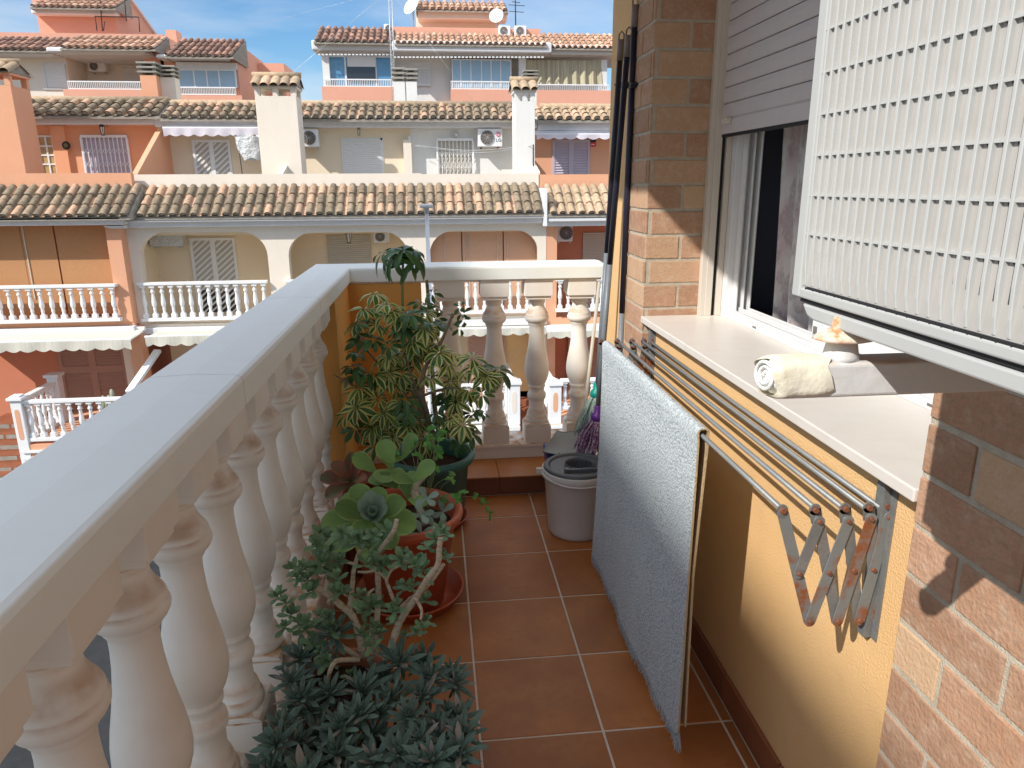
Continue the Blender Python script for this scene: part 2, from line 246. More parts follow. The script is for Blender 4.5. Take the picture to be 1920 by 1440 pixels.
# ------------------------------------------------------------------ mesh building
class MB:
    def __init__(s): s.v = []; s.f = []; s.sm = []; s.t = []; s.uv = {}; s.mi = []; s.ct = 0.0; s.cm = 0
    def face(s, idx, smooth=False, uv=None):
        s.f.append(tuple(idx)); s.sm.append(smooth); s.t.append(s.ct); s.mi.append(s.cm)
        if uv: s.uv[len(s.f) - 1] = uv
    def box(s, x0, x1, y0, y1, z0, z1):
        if x0 > x1: x0, x1 = x1, x0
        if y0 > y1: y0, y1 = y1, y0
        if z0 > z1: z0, z1 = z1, z0
        n = len(s.v)
        for z in (z0, z1):
            s.v += [(x0, y0, z), (x1, y0, z), (x1, y1, z), (x0, y1, z)]
        for f in ((0, 3, 2, 1), (4, 5, 6, 7), (0, 1, 5, 4), (1, 2, 6, 5), (2, 3, 7, 6), (3, 0, 4, 7)): s.face([n + i for i in f])
        return s
    def obox(s, a, b, w, h, upv=(0, 0, 1)):
        """bar from a to b, w across, h along upv"""
        a = Vector(a); b = Vector(b); d = (b - a).normalized(); u = Vector(upv); sd_ = d.cross(u)
        if sd_.length < 1e-4: sd_ = d.cross(Vector((1, 0, 0)))
        sd_.normalize(); u = sd_.cross(d).normalized(); n = len(s.v)
        for p in (a, b):
            for i, j in ((-1, -1), (1, -1), (1, 1), (-1, 1)): s.v.append(tuple(p + sd_ * (i * w / 2) + u * (j * h / 2)))
        for f in ((0, 3, 2, 1), (4, 5, 6, 7), (0, 1, 5, 4), (1, 2, 6, 5), (2, 3, 7, 6), (3, 0, 4, 7)): s.face([n + i for i in f])
        return s
    def tube(s, pts, r, n=8, caps=True, smooth=True):
        pts = [Vector(p) for p in pts]; rs = r if isinstance(r, (list, tuple)) else [r] * len(pts)
        b0 = len(s.v); pu = None
        for i, p in enumerate(pts):
            d = (pts[min(i + 1, len(pts) - 1)] - pts[max(i - 1, 0)]).normalized()
            if pu is None:
                pu = d.cross(Vector((0, 0, 1)))
                if pu.length < 1e-3: pu = Vector((1, 0, 0))
            pu = (pu - d * pu.dot(d)).normalized(); w = d.cross(pu)
            for k in range(n):
                a = 2 * pi * k / n; s.v.append(tuple(p + (pu * cos(a) + w * sin(a)) * rs[i]))
        for i in range(len(pts) - 1):
            for k in range(n):
                a = b0 + i * n; s.face([a + k, a + (k + 1) % n, a + n + (k + 1) % n, a + n + k], smooth)
        if caps:
            s.face([b0 + k for k in range(n)][::-1]); e = b0 + (len(pts) - 1) * n; s.face([e + k for k in range(n)])
        return s
    def lathe(s, prof, c=(0, 0, 0), n=24, smooth=True, caps=True, sx=1, sy=1):
        b0 = len(s.v)
        for r, z in prof:
            for k in range(n):
                a = 2 * pi * k / n; s.v.append((c[0] + r * cos(a) * sx, c[1] + r * sin(a) * sy, c[2] + z))
        for i in range(len(prof) - 1):
            for k in range(n):
                a = b0 + i * n; s.face([a + k, a + (k + 1) % n, a + n + (k + 1) % n, a + n + k], smooth)
        if caps:
            s.face([b0 + k for k in range(n)][::-1]); e = b0 + (len(prof) - 1) * n; s.face([e + k for k in range(n)])
        return s
    def disc_y(s, x, z, y, r, th, n=20, r2=None):
        """disc (or cone) facing -y"""
        b0 = len(s.v)
        for yy, rr in ((y, r2 if r2 is not None else r), (y + th, r)):
            for k in range(n):
                a = 2 * pi * k / n; s.v.append((x + rr * cos(a), yy, z + rr * sin(a)))
        s.face([b0 + k for k in range(n)]); s.face([b0 + n + k for k in range(n)][::-1])
        for k in range(n): s.face([b0 + k, b0 + n + k, b0 + n + (k + 1) % n, b0 + (k + 1) % n], True)
        return s
    def prism(s, poly, y0, y1, axis='y'):
        """poly in (x,z) extruded y0..y1, or (y,z) extruded along x when axis='x', or (x,y) along z"""
        n = len(s.v); k = len(poly)
        for y in (y0, y1):
            for a, b in poly:
                s.v.append((a, y, b) if axis == 'y' else ((y, a, b) if axis == 'x' else (a, b, y)))
        s.face([n + i for i in range(k)][::-1]); s.face([n + k + i for i in range(k)])
        for i in range(k): s.face([n + i, n + (i + 1) % k, n + k + (i + 1) % k, n + k + i])
        return s
    def grid(s, fn, nu, nv, smooth=True):
        b0 = len(s.v)
        for j in range(nv + 1):
            for i in range(nu + 1): s.v.append(tuple(fn(i / nu, j / nv)))
        for j in range(nv):
            for i in range(nu):
                a = b0 + j * (nu + 1) + i
                u0_, u1, v0, v1 = i / nu, (i + 1) / nu, j / nv, (j + 1) / nv
                s.face([a, a + 1, a + nu + 2, a + nu + 1], smooth, [(u0_, v0), (u1, v0), (u1, v1), (u0_, v1)])
        return s
    def sphere(s, c, r, n=12, m=8, sz=1):
        return s.lathe([(max(r * sin(pi * j / m), 1e-4), -r * sz * cos(pi * j / m)) for j in range(m + 1)], c, n)
    def build(s, name, material, parent=None, bevel=0, seg=2, kind=None, loc=None, fixn=False):
        me = bpy.data.meshes.new(name); me.from_pydata(s.v, [], s.f)
        me.polygons.foreach_set('use_smooth', s.sm); me.polygons.foreach_set('material_index', s.mi)
        at = me.attributes.new('tint', 'FLOAT', 'FACE'); at.data.foreach_set('value', s.t)
        if s.uv:
            uvl = me.uv_layers.new(name='UVMap').data
            for p in me.polygons:
                if p.index in s.uv:
                    for li, c in zip(p.loop_indices, s.uv[p.index]): uvl[li].uv = c
        for m in (material if isinstance(material, (list, tuple)) else [material]): me.materials.append(MATS[m])
        if bevel or fixn:
            bm = bmesh.new(); bm.from_mesh(me)
            bmesh.ops.recalc_face_normals(bm, faces=bm.faces)
            if bevel:
                ed = [e for e in bm.edges if len(e.link_faces) == 2 and e.calc_face_angle(0) > 0.6]
                bmesh.ops.bevel(bm, geom=ed, offset=bevel, segments=seg, profile=0.5, affect='EDGES', clamp_overlap=True)
            bm.to_mesh(me); bm.free()
        me.update()
        o = bpy.data.objects.new(name, me); COL.objects.link(o)
        if parent is not None:
            o.parent = parent
            if loc is None:
                p = parent; off = Vector((0, 0, 0))
                while p: off += p.location; p = p.parent
                o.location = -off
            else: o.location = loc
        elif loc is not None: o.location = loc
        if kind: o['kind'] = kind
        return o
def tag(o, label=None, cat=None, group=None, kind=None):
    if label: o['label'] = label
    if cat: o['category'] = cat
    if group: o['group'] = group
    if kind: o['kind'] = kind
    return o
def thing(name, label, cat, loc=(0, 0, 0), group=None):
    o = bpy.data.objects.new(name, None); COL.objects.link(o); o.location = loc; o.empty_display_size = 0.1
    return tag(o, label, cat, group)
def dup(src, parent, loc):
    c = src.copy(); COL.objects.link(c); c.parent = parent; c.location = loc; return c
def wr(mb, px0, py0, px1, py1, Y, front=0.0, back=0.1):
    """box whose front face fills the facade rectangle px0..px1, py0..py1 at depth Y"""
    cx, cy = (px0 + px1) / 2, (py0 + py1) / 2
    mb.box(onY(px0, cy, Y).x, onY(px1, cy, Y).x, Y - front, Y + back, onY(cx, py1, Y).z, onY(cx, py0, Y).z); return mb
mat('bracket_white', (0.70, 0.71, 0.71), (0.66, 0.65, 0.62), 12, rough=0.5, bump=0.5, bscale=60, bdist=0.002, stain=((0.60, 0.30, 0.10), 40, 0.6))
# ================================================================== THE BALCONY
G = 0.333; GX = 0.076; GY = 3.269
# floor slab, grout bed and tiles
b = MB(); b.box(-0.60, 0.86, -1.4, 3.68, -0.22, -0.0018); b.build('balcony_slab', 'grout', kind='structure')
b = MB()
i0 = -2
for i in range(-2, 3):
    for j in range(0, 15):
        x0 = GX + i * G; y1 = GY - j * G; y0 = y1 - G; x1 = x0 + G
        y1 = min(y1, 3.176); x1 = min(x1, 0.775); x0 = max(x0, -0.40)
        if x1 - x0 < 0.02 or y1 - y0 < 0.02: continue
        b.ct = RU(-1, 1); g = 0.0032
        b.box(x0 + g, x1 - g, y0 + g, y1 - g, -0.006, 0.0 + RU(-0.0004, 0.0004))
b.build('floor', 'tile', bevel=0.0018, seg=2, kind='structure')
# tiled kerb at the end
kb = thing('tiled_kerb', 'low terracotta tiled kerb running under the end balustrade', 'kerb', (0.2, 3.3, 0))
b = MB(); x = -0.40
while x < 0.78:
    x1 = min(x + G, 0.783); b.ct = RU(-1, 1); b.box(x + 0.002, x1 - 0.002, 3.179, 3.19, 0.0, 0.084); x = x1
b.build('riser', 'tile_dark', kb, bevel=0.0015)
b = MB(); b.box(-0.40, 0.783, 3.19, 3.412, 0.0, 0.088)
b.build('core', 'kerb_top', kb)
b = MB(); x = -0.40
while x < 0.78:
    x1 = min(x + G, 0.783); b.ct = RU(-1, 1); b.box(x + 0.001, x1 - 0.001, 3.168, 3.412, 0.086, 0.095); x = x1
b.build('tread', 'kerb_top', kb, bevel=0.003)

# ---- balustrade
bal = thing('balustrade', 'white painted balustrade with turned balusters around the tiled balcony', 'balustrade', (-0.49, 1.5, 0))
PROF = [(0.052, 0.262), (0.0565, 0.268), (0.0575, 0.280), (0.0545, 0.290), (0.050, 0.295), (0.0495, 0.306), (0.046, 0.318), (0.0395, 0.327), (0.0385, 0.345),
        (0.0385, 0.372), (0.0400, 0.379), (0.0455, 0.388), (0.0475, 0.400), (0.0450, 0.413), (0.0385, 0.421), (0.0375, 0.428), (0.0385, 0.440), (0.0430, 0.446), (0.0435, 0.453), (0.0410, 0.458),
        (0.0440, 0.466), (0.0525, 0.484), (0.0590, 0.506), (0.0618, 0.530), (0.0605, 0.556), (0.0560, 0.588), (0.0495, 0.622), (0.0430, 0.660), (0.0385, 0.700), (0.0368, 0.735), (0.0372, 0.755), (0.0405, 0.762),
        (0.0435, 0.767), (0.0440, 0.773), (0.0455, 0.776), (0.0535, 0.781), (0.0585, 0.790), (0.0600, 0.799), (0.0575, 0.808), (0.0555, 0.811), (0.0560, 0.816), (0.0530, 0.824), (0.0450, 0.836), (0.0380, 0.850), (0.0352, 0.862),
        (0.0358, 0.868), (0.0400, 0.872), (0.0410, 0.877), (0.0385, 0.881), (0.0400, 0.886), (0.0460, 0.893), (0.0520, 0.899)]
def baluster_mesh(n=36):
    b = MB(); b.lathe(PROF, n=n)
    # square plinth block with domed top edge
    b.box(-0.0655, 0.0655, -0.0655, 0.0655, 0.163, 0.252); b.prism([(-0.0655, 0.252), (0.0655, 0.252), (0.058, 0.262), (0.03, 0.268), (-0.03, 0.268), (-0.058, 0.262)], -0.062, 0.062)
    b.box(-0.060, 0.060, -0.060, 0.060, 0.894, 0.913); b.box(-0.0685, 0.0685, -0.0685, 0.0685, 0.911, 0.998)
    return b
b0 = baluster_mesh().build('baluster', 'white_paint', bal, bevel=0.004, seg=3)
bm = bmesh.new(); bm.from_mesh(b0.data); bm.to_mesh(b0.data); bm.free()
po = Vector(bal.location); first = True
spots = [(-0.492, 0.827 + 0.2225 * k, 0) for k in range(-3, 10)] + [(0.0635 + 0.2115 * k, 3.485, 0) for k in range(4)]
for s_ in spots:
    l = Vector(s_) - po
    if first: b0.location = l; first = False
    else: dup(b0, bal, l)
# rail: one L with rounded edges, built as two mitred runs
def rail_prof(inner, outer, z0=0.996, z1=1.062):
    s_ = 1 if inner > outer else -1
    r = 0.012
    return [(inner, z0), (inner, z1 - r), (inner - s_ * r * 0.3, z1 - r * 0.3), (inner - s_ * r, z1), ((inner + outer) / 2, z1 + 0.004), (outer + s_ * r, z1), (outer, z1 - r), (outer, z0)]
b = MB()
# left run along Y (x profile), then the end run along X; shared mitre at the corner
pl = rail_prof(-0.395, -0.588); pe = rail_prof(3.402, 3.618)
n0 = len(b.v); k = len(pl)
for x, z in pl: b.v.append((x, -1.4, z))
for (x, z), (y, z2) in zip(pl, pe): b.v.append((x, y, z))
for y, z in pe: b.v.append((0.80, y, z))
for s_ in range(2):
    for i in range(k):
        a = n0 + s_ * k; b.face([a + i, a + (i + 1) % k, a + k + (i + 1) % k, a + k + i], False)
b.face([n0 + i for i in range(k)]); b.face([n0 + 2 * k + i for i in range(k)][::-1])
b.build('handrail', 'rail_paint', bal, bevel=0.002, seg=2)
mat('joint_grey', (0.50, 0.50, 0.48), None, rough=0.9)
for yj in (0.42, 1.46, 2.50):
    b = MB(); b.prism([(x + (0.0003 if x > -0.49 else -0.0003), z + (0.0003 if z > 1.03 else 0)) for x, z in pl], yj, yj + 0.0012); b.build('mortar_joint', 'joint_grey', bal)
b = MB(); b.box(-0.425, -0.570, -1.4, 3.6, 0.985, 0.9985); b.box(-0.5, 0.79, 3.425, 3.6, 0.985, 0.9985)
b.build('rail_underside', 'white_paint', bal)
b = MB(); b.box(-0.412, -0.575, -1.4, 3.413, -0.02, 0.145); b.box(-0.404, -0.585, -1.4, 3.406, 0.143, 0.1665)
b.box(-0.575, 0.79, 3.413, 3.60, 0.09, 0.150); b.box(-0.575, 0.79, 3.4065, 3.61, 0.148, 0.1665)
b.build('plinth', 'white_paint', bal, bevel=0.004)
b = MB(); b.box(-0.572, -0.075, 3.4135, 3.595, 0.166, 0.986); b.box(-0.572, -0.406, 2.93, 3.4136, 0.1655, 0.9855)
b.build('corner_pillar', 'corner_ochre', bal, bevel=0.003)
b = MB(); b.box(-0.602, -0.578, -1.4, 3.64, -0.30, 0.10); b.box(-0.60, 0.82, 3.62, 3.64, -0.30, 0.10)
b.build('fascia', 'house_yellow', bal)

# ---- our own building
own = thing('apartment_house', 'yellow rendered house wall with brick piers, stone sill and roller shutter', 'house wall', (0.8, 1.8, 0))
b = MB(); b.box(0.785, 0.95, 0.97, 2.58, -0.3, 0.934); b.box(0.785, 1.3, 2.79, 3.317, -0.3, 2.79)
b.build('rendered_wall', 'house_yellow', own, bevel=0.002)
b = MB(); y = 0.35
for k in range(12):
    if y >= 3.17: break
    y1 = min(y + G, 3.172); b.ct = RU(-1, 1)
    b.box(0.773, 0.785, y + 0.002, y1 - 0.002, 0.001, 0.088); y = y1
y = 1.613 - 2 * G
b.build('skirting', 'tile_dark', own, bevel=0.002)
def bricks(mb, mt, axis, plane, a0, a1, z0, z1, phase, out):
    """brick courses on a wall face; axis 'x': face normal -x spanning y; axis 'y': normal -y spanning x"""
    k = int(math.floor((z0 - 0.46) / 0.0877))
    while True:
        zb = 0.46 + 0.0877 * k; k += 1
        if zb >= z1: break
        L0 = 0.2265; off = phase + (L0 / 2 if k % 2 else 0); s_ = a1 + off
        while s_ > a0 - L0:
            e = s_ - L0 + 0.0105; p0, p1 = max(e, a0), min(s_, a1); s_ -= L0
            if p1 - p0 < 0.015: continue
            mb.ct = RU(-1, 1); d = out + RU(0, 0.0012); ja = RU(-0.001, 0.001)
            za, zc = max(zb + 0.0055 + ja, z0), min(zb + 0.0825 + ja, z1)
            if axis == 'x': mb.box(plane - d, plane + 0.004, p0, p1, za, zc)
            else: mb.box(p0, p1, plane - d, plane + 0.004, za, zc)
def pier(name_y0, name_y1, x0, x1, z0, z1, camface):
    core = MB(); core.box(x0 + 0.002, x1, name_y0 + (0.002 if camface else 0), name_y1, z0, z1)
    c = core.build('brick_pier', 'mortar', own)
    mb = MB(); bricks(mb, 0, 'x', x0 + 0.002, name_y0, name_y1, z0, z1, 0.0, 0.0025)
    if camface: bricks(mb, 0, 'y', name_y0 + 0.002, x0, x1, z0, z1, 0.012, 0.0025)
    o = mb.build('brick_facing', 'brick', c, bevel=0.0022, seg=2)
    return c
pier(-1.4, 0.989, 0.752, 1.10, -0.3, 2.79, False)
pier(2.572, 2.815, 0.752, 0.975, -0.3, 2.79, True)
b = MB(); b.box(0.745, 1.062, 0.99, 2.571, 0.9345, 0.9585)
b.build('sill', 'sill_stone', own, bevel=0.0035, seg=3)
# shutter guides, shutter, window
b = MB()
b.box(0.958, 0.975, 2.545, 2.571, 0.9585, 2.5); b.box(0.975, 1.000, 2.540, 2.571, 0.9585, 2.5); b.box(1.016, 1.036, 2.540, 2.571, 0.9585, 2.5)
b.build('shutter_guide', 'guide_beige', own, bevel=0.0015)
b = MB(); b.box(0.958, 1.036, 0.99, 1.012, 0.9585, 2.5); b.build('shutter_guide', 'guide_beige', own, bevel=0.0015)
b = MB(); b.box(1.0003, 1.0157, 2.556, 2.570, 0.9585, 2.5); b.build('guide_seal', 'black_rubber', own)
sh = MB()
k = 0; zz = 1.637
while zz < 2.5:
    sh.prism([(0.998 + 0.0, zz + 0.0008), (0.9955, zz + 0.006), (0.994, zz + 0.02), (0.994, zz + 0.032), (0.9965, zz + 0.0475), (1.001, zz + 0.0508), (1.006, zz + 0.0508), (1.006, zz + 0.0008)], 1.012, 2.548, 'y'); zz += 0.0517
sh.box(0.9935, 1.008, 1.012, 2.548, 1.590, 1.6365)
so_ = sh.build('roller_shutter', 'shutter_pvc', own)
b = MB(); b.box(0.996, 1.007, 1.012, 2.548, 1.580, 1.5895); b.build('rubber_strip', 'black_rubber', so_)
b = MB(); b.box(0.972, 0.9934, 2.455, 2.495, 1.622, 1.640); b.build('stopper', 'guide_beige', so_, bevel=0.003)
win = MB()
win.box(1.037, 1.135, 2.505, 2.571, 0.9585, 2.5); win.box(1.037, 1.135, 0.99, 1.03, 0.9585, 2.5); win.box(1.037, 1.135, 1.03, 2.505, 0.9585, 0.980)
win.box(1.045, 1.060, 1.03, 2.503, 0.980, 0.992); win.box(1.078, 1.084, 1.03, 2.503, 0.980, 0.998); win.box(1.108, 1.114, 1.03, 2.503, 0.980, 0.998)
win.box(1.06, 1.068, 2.470, 2.5045, 0.981, 2.4); win.box(1.084, 1.090, 2.462, 2.5045, 0.981, 2.4); win.box(1.104, 1.110, 2.452, 2.5045, 0.981, 2.4)
wf = win.build('window_frame', 'pvc_white', own, bevel=0.0025)
b = MB(); b.box(1.0362, 1.0368, 2.235, 2.262, 0.9675, 0.9735); b.box(1.0362, 1.0368, 1.80, 1.83, 0.9675, 0.9735); b.box(1.0362, 1.0368, 1.35, 1.38, 0.9675, 0.9735)
b.build('drain_slot', 'cord_grey', wf)
b = MB(); b.box(1.086, 1.106, 1.905, 1.975, 0.999, 2.35); b.box(1.086, 1.106, 1.03, 1.905, 0.999, 1.065); b.box(1.086, 1.106, 1.03, 1.10, 1.065, 2.35)
ws = b.build('window_sash', 'pvc_white', own, bevel=0.003)
b = MB(); b.box(1.094, 1.098, 1.10, 1.905, 1.065, 2.35); b.build('pane', 'pane', ws)
b = MB(); b.box(1.0845, 1.086, 1.945, 1.965, 1.005, 1.028); b.build('sash_brush', 'cord_grey', ws)
# room seen through the window
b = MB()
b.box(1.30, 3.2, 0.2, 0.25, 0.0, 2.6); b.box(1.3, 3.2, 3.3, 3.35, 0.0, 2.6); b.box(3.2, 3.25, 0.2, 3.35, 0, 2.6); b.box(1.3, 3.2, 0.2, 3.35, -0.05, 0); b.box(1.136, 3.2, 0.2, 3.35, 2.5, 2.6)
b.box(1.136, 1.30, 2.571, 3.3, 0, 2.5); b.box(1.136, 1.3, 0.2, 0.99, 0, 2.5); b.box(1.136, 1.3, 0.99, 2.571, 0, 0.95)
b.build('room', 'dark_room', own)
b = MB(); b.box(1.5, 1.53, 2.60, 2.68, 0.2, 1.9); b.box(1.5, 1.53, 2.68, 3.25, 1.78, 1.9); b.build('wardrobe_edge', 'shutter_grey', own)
# balcony above (soffit) and wall above the window
b = MB(); b.box(-0.60, 0.95, -1.4, 3.66, 2.79, 3.02); b.box(0.95, 1.4, -1.4, 3.35, 2.5, 3.02)
b.build('upper_slab', 'house_yellow', own)
cu = MB()
def cf(u, v):
    y = 1.10 + (2.405 - 1.10) * u - 0.035 * v + 0.012 * sin(v * 3); return (1.165 + 0.022 * sin(u * 62) + 0.008 * sin(u * 23 + v * 4), y, 2.45 - v * 1.49)
cu.grid(cf, 150, 14)
tag(cu.build('curtain', 'curtain', None), 'pale patterned curtain hanging inside the half open window', 'curtain')

# ---- air conditioner on its bracket
ac = thing('air_conditioner', 'large white air conditioner seen close up with ribbed front grille above the sill', 'air conditioner', (0.48, 0.3, 1.3))
XF = 0.350; YF = 0.683; YN = -0.16; Z0 = 1.3215; Z1 = 1.93
b = MB(); b.box(XF + 0.004, 0.640, YN, YF - 0.002, Z0 + 0.001, Z1); 
b.build('casing', 'ac_white', ac, bevel=0.006, seg=3)
# front panel frame: strips around the grille field
gy1, gy0, gz0, gz1 = 0.6675, -0.12, 1.3335, 1.90
b = MB()
b.box(XF, XF + 0.006, gy1, YF, Z0, Z1); b.box(XF, XF + 0.006, YN, gy0, Z0, Z1)
b.box(XF, XF + 0.006, gy0, gy1, Z0, gz0 - 0.002); b.box(XF, XF + 0.006, gy0, gy1, gz1, Z1)
b.build('front_panel', 'ac_white', ac, bevel=0.0022, seg=3)
b = MB()
def backf(u, v):
    y = gy0 + (gy1 - gy0) * u; z = gz0 + (gz1 - gz0) * v
    return (XF + 0.0036 - 0.0006 * math.exp(-((z - gz0) / 0.02) ** 2), y, z)
b.grid(backf, 4, 30); grill_back = b.build('grille_back', 'ac_back', ac)
b = MB(); n = int((gy1 - gy0) / 0.0128); bars_ = MB(); slots = MB(); zs = [1.3815 + 0.0355 * k for k in range(15)]
for k in range(n):
    y = 0.6622 - k * 0.0128
    pts = [(XF - 0.0006, gz1), (XF - 0.0006, gz0 + 0.034), (XF + 0.0006, gz0 + 0.013), (XF + 0.0024, gz0 + 0.001), (XF + 0.005, gz0 + 0.001), (XF + 0.005, gz1)]
    i0_ = len(b.v)
    for yy in (y - 0.0016, y + 0.0016):
        for x, z in pts: b.v.append((x, yy, z))
    m_ = len(pts); b.face([i0_ + i for i in range(m_)]); b.face([i0_ + m_ + i for i in range(m_)][::-1])
    for i in range(m_): b.face([i0_ + i, i0_ + m_ + i, i0_ + m_ + (i + 1) % m_, i0_ + (i + 1) % m_])
    yn = y - 0.0128 + 0.0016; far = min(1.0, max(0.0, (0.60 - y) / 0.22)); xs0 = XF + 0.0025
    hid = 0.0042 * y / 0.35       # how much of the cell the nearer rib covers
    for i, z in enumerate(zs):
        w_ = 0.0010 + 0.0022 * far; y0_ = yn + hid * 0.60; h_ = 0.0030 + 0.0048 * far
        slots.ct = 0; slots.prism([(yn, z), (y0_ + w_, z), (y0_ + w_ * 0.5, z - h_ * 0.35), (y0_, z - h_), (yn, z - h_)], XF + 0.0029, XF + 0.0034, 'x')
        if far > 0.25:
            ln = 0.0345 * min(1, far * 1.3) if i else 0.026 * min(1, far * 1.3)
            slots.box(XF + 0.0030, XF + 0.0034, yn, y0_ + 0.0004 + 0.0014 * (far - .25), z - ln, z - 0.002)
for z in zs: bars_.box(XF + 0.0008, XF + 0.0040, gy0, gy1, z, z + 0.0020)
b.build('grille_rib', 'ac_rib', ac, bevel=0.0005, seg=1)
bars_.build('grille_bar', 'ac_rib', ac); mat('slot_dark', (0.055, 0.055, 0.055), None, rough=0.8); slots.build('grille_slot', 'slot_dark', ac)
b = MB(); b.box(XF + 0.001, XF + 0.006, gy0, 0.659, gz0 - 0.0024, gz0 - 0.0008)
for k in range(n): b.box(XF + 0.0006, XF + 0.004, 0.6560 - k * 0.0128, 0.6572 - k * 0.0128, gz0 - 0.0046, gz0 - 0.0018)
b.build('drain_gap', 'black_rubber', ac)
b = MB(); b.box(XF + 0.004, 0.64, YN + 0.004, YF - 0.012, Z0 - 0.004, Z0 + 0.002); b.build('base_gap', 'black_rubber', ac)
b = MB(); b.prism([(YN + 0.002, 1.3035), (0.640, 1.3035), (0.652, 1.306), (0.664, 1.3165), (YN + 0.002, 1.3165)], XF + 0.002, 0.642, 'x')
b.build('base_tray', 'ac_white', ac, bevel=0.002)
def bracket(y0, label, full=True):
    br = thing('wall_bracket', label, 'bracket', (0.75, y0, 1.25), 'steel brackets under the close air conditioner')
    b = MB(); b.box(0.300, 0.7475, y0 - 0.018, y0 + 0.018, 1.2440, 1.2755); b.build('arm', 'rusty_white' if not full else 'bracket_white', br, bevel=0.0035, seg=3)
    b = MB(); b.box(0.72, 0.748, y0 - 0.02, y0 + 0.02, 0.98 if not full else 1.20, 1.38); b.build('wall_plate', 'bracket_white', br, bevel=0.002)
    b = MB(); b.lathe([(0.0160, 1.2750), (0.0155, 1.279), (0.0130, 1.291), (0.0122, 1.2925)], (0.361, y0, 0), 28); b.build('rubber_foot', 'bracket_white', br)
    b = MB(); b.lathe([(0.014, 1.292), (0.021, 1.2945), (0.019, 1.2975), (0.013, 1.300), (0.012, 1.303)], (0.361, y0 - 0.002, 0), 18, sx=1.35)
    b.lathe([(0.008, 1.297), (0.0085, 1.303), (0.005, 1.305), (0.005, 1.312), (0.0035, 1.315)], (0.353, y0 - 0.004, 0), 12)
    b.build('bolt', 'rusty_white', br)
    return br
bk = bracket(0.602, 'white steel bracket arm with foam wrapped tip, crossing above the stone sill')
def foam(u, v):
    a = 2 * pi * u; x = 0.2920 + 0.0520 * v; cx_, cz = 0.602, 1.2610
    rx, rz = 0.0215, 0.0185
    e = 0.62; ca, sa = cos(a), sin(a)
    k_ = 1 - 1.6 * max(0, 0.12 - v) - 0.3 * max(0, v - 0.85) + 0.02 * sin(5 * a + 4 * v) + 0.02 * sin(9 * v + 2 * a)
    return (x - 0.004 * sin(3 * a), cx_ + rx * k_ * math.copysign(abs(ca) ** e, ca), cz + rz * k_ * math.copysign(abs(sa) ** e, sa))
b = MB(); b.grid(foam, 40, 22); b.build('foam_wrap', 'foam_cream', bk)
b = MB(); b.lathe([(0.0001, 0), (0.012, 0.001), (0.0165, 0.005), (0.0175, 0.012), (0.0175, 0.03)], (0, 0, 0), 20); b.v = [(0.2925 + z, 0.602 + x * 1.0 + 0.002 * sin(y * 400), 1.261 + y * .92) for x, y, z in b.v]; b.tube([(0.2915 + 0.001 * sin(t * .9), 0.602 + (0.003 + 0.0019 * t / 2.2) * cos(t) * 1.15, 1.261 + (0.003 + 0.0016 * t / 2.2) * sin(t)) for t in [k * .3 for k in range(52)]], 0.0021, 6); b.build('foam_core', 'foam_white', bk)
bracket(-0.02, 'second steel bracket hidden under the end of the air conditioner')

# ---- drying rack on the wall under the sill
rack = thing('drying_rack', 'grey folding wall drying rack with five rods and rusty scissor arms', 'drying rack', (0.78, 1.8, 0.8))
RX = [0.595, 0.655, 0.7045, 0.7435, 0.7705]; RZ = 0.872; YA, YB = 1.098, 2.520
b_ = []
for i, x in enumerate(RX):
    b = MB(); b.tube([(x, YA + 0.004, RZ), (x, 1.8, RZ - 0.0015), (x, YB - 0.004, RZ)], 0.0052, 12); b.build('rod', 'rod_grey', rack)
def q4(x, y): p = onY(1420 + x / 4.234, 900 + y / 4.234, 1.098); return (p.x, p.z)
EY = [q4(*p) for p in ((203, 245), (465, 240), (703, 232), (893, 222), (1030, 208))]
TP = [q4(*p) for p in ((203, 262), (485, 325), (716, 322), (897, 303), (1037, 290))]
MD = [q4(*p) for p in ((325, 735), (560, 728), (757, 712), (913, 705), (1037, 700))]
BT = [q4(*p) for p in ((410, 1115), (630, 1113), (803, 1105), (938, 1092))]
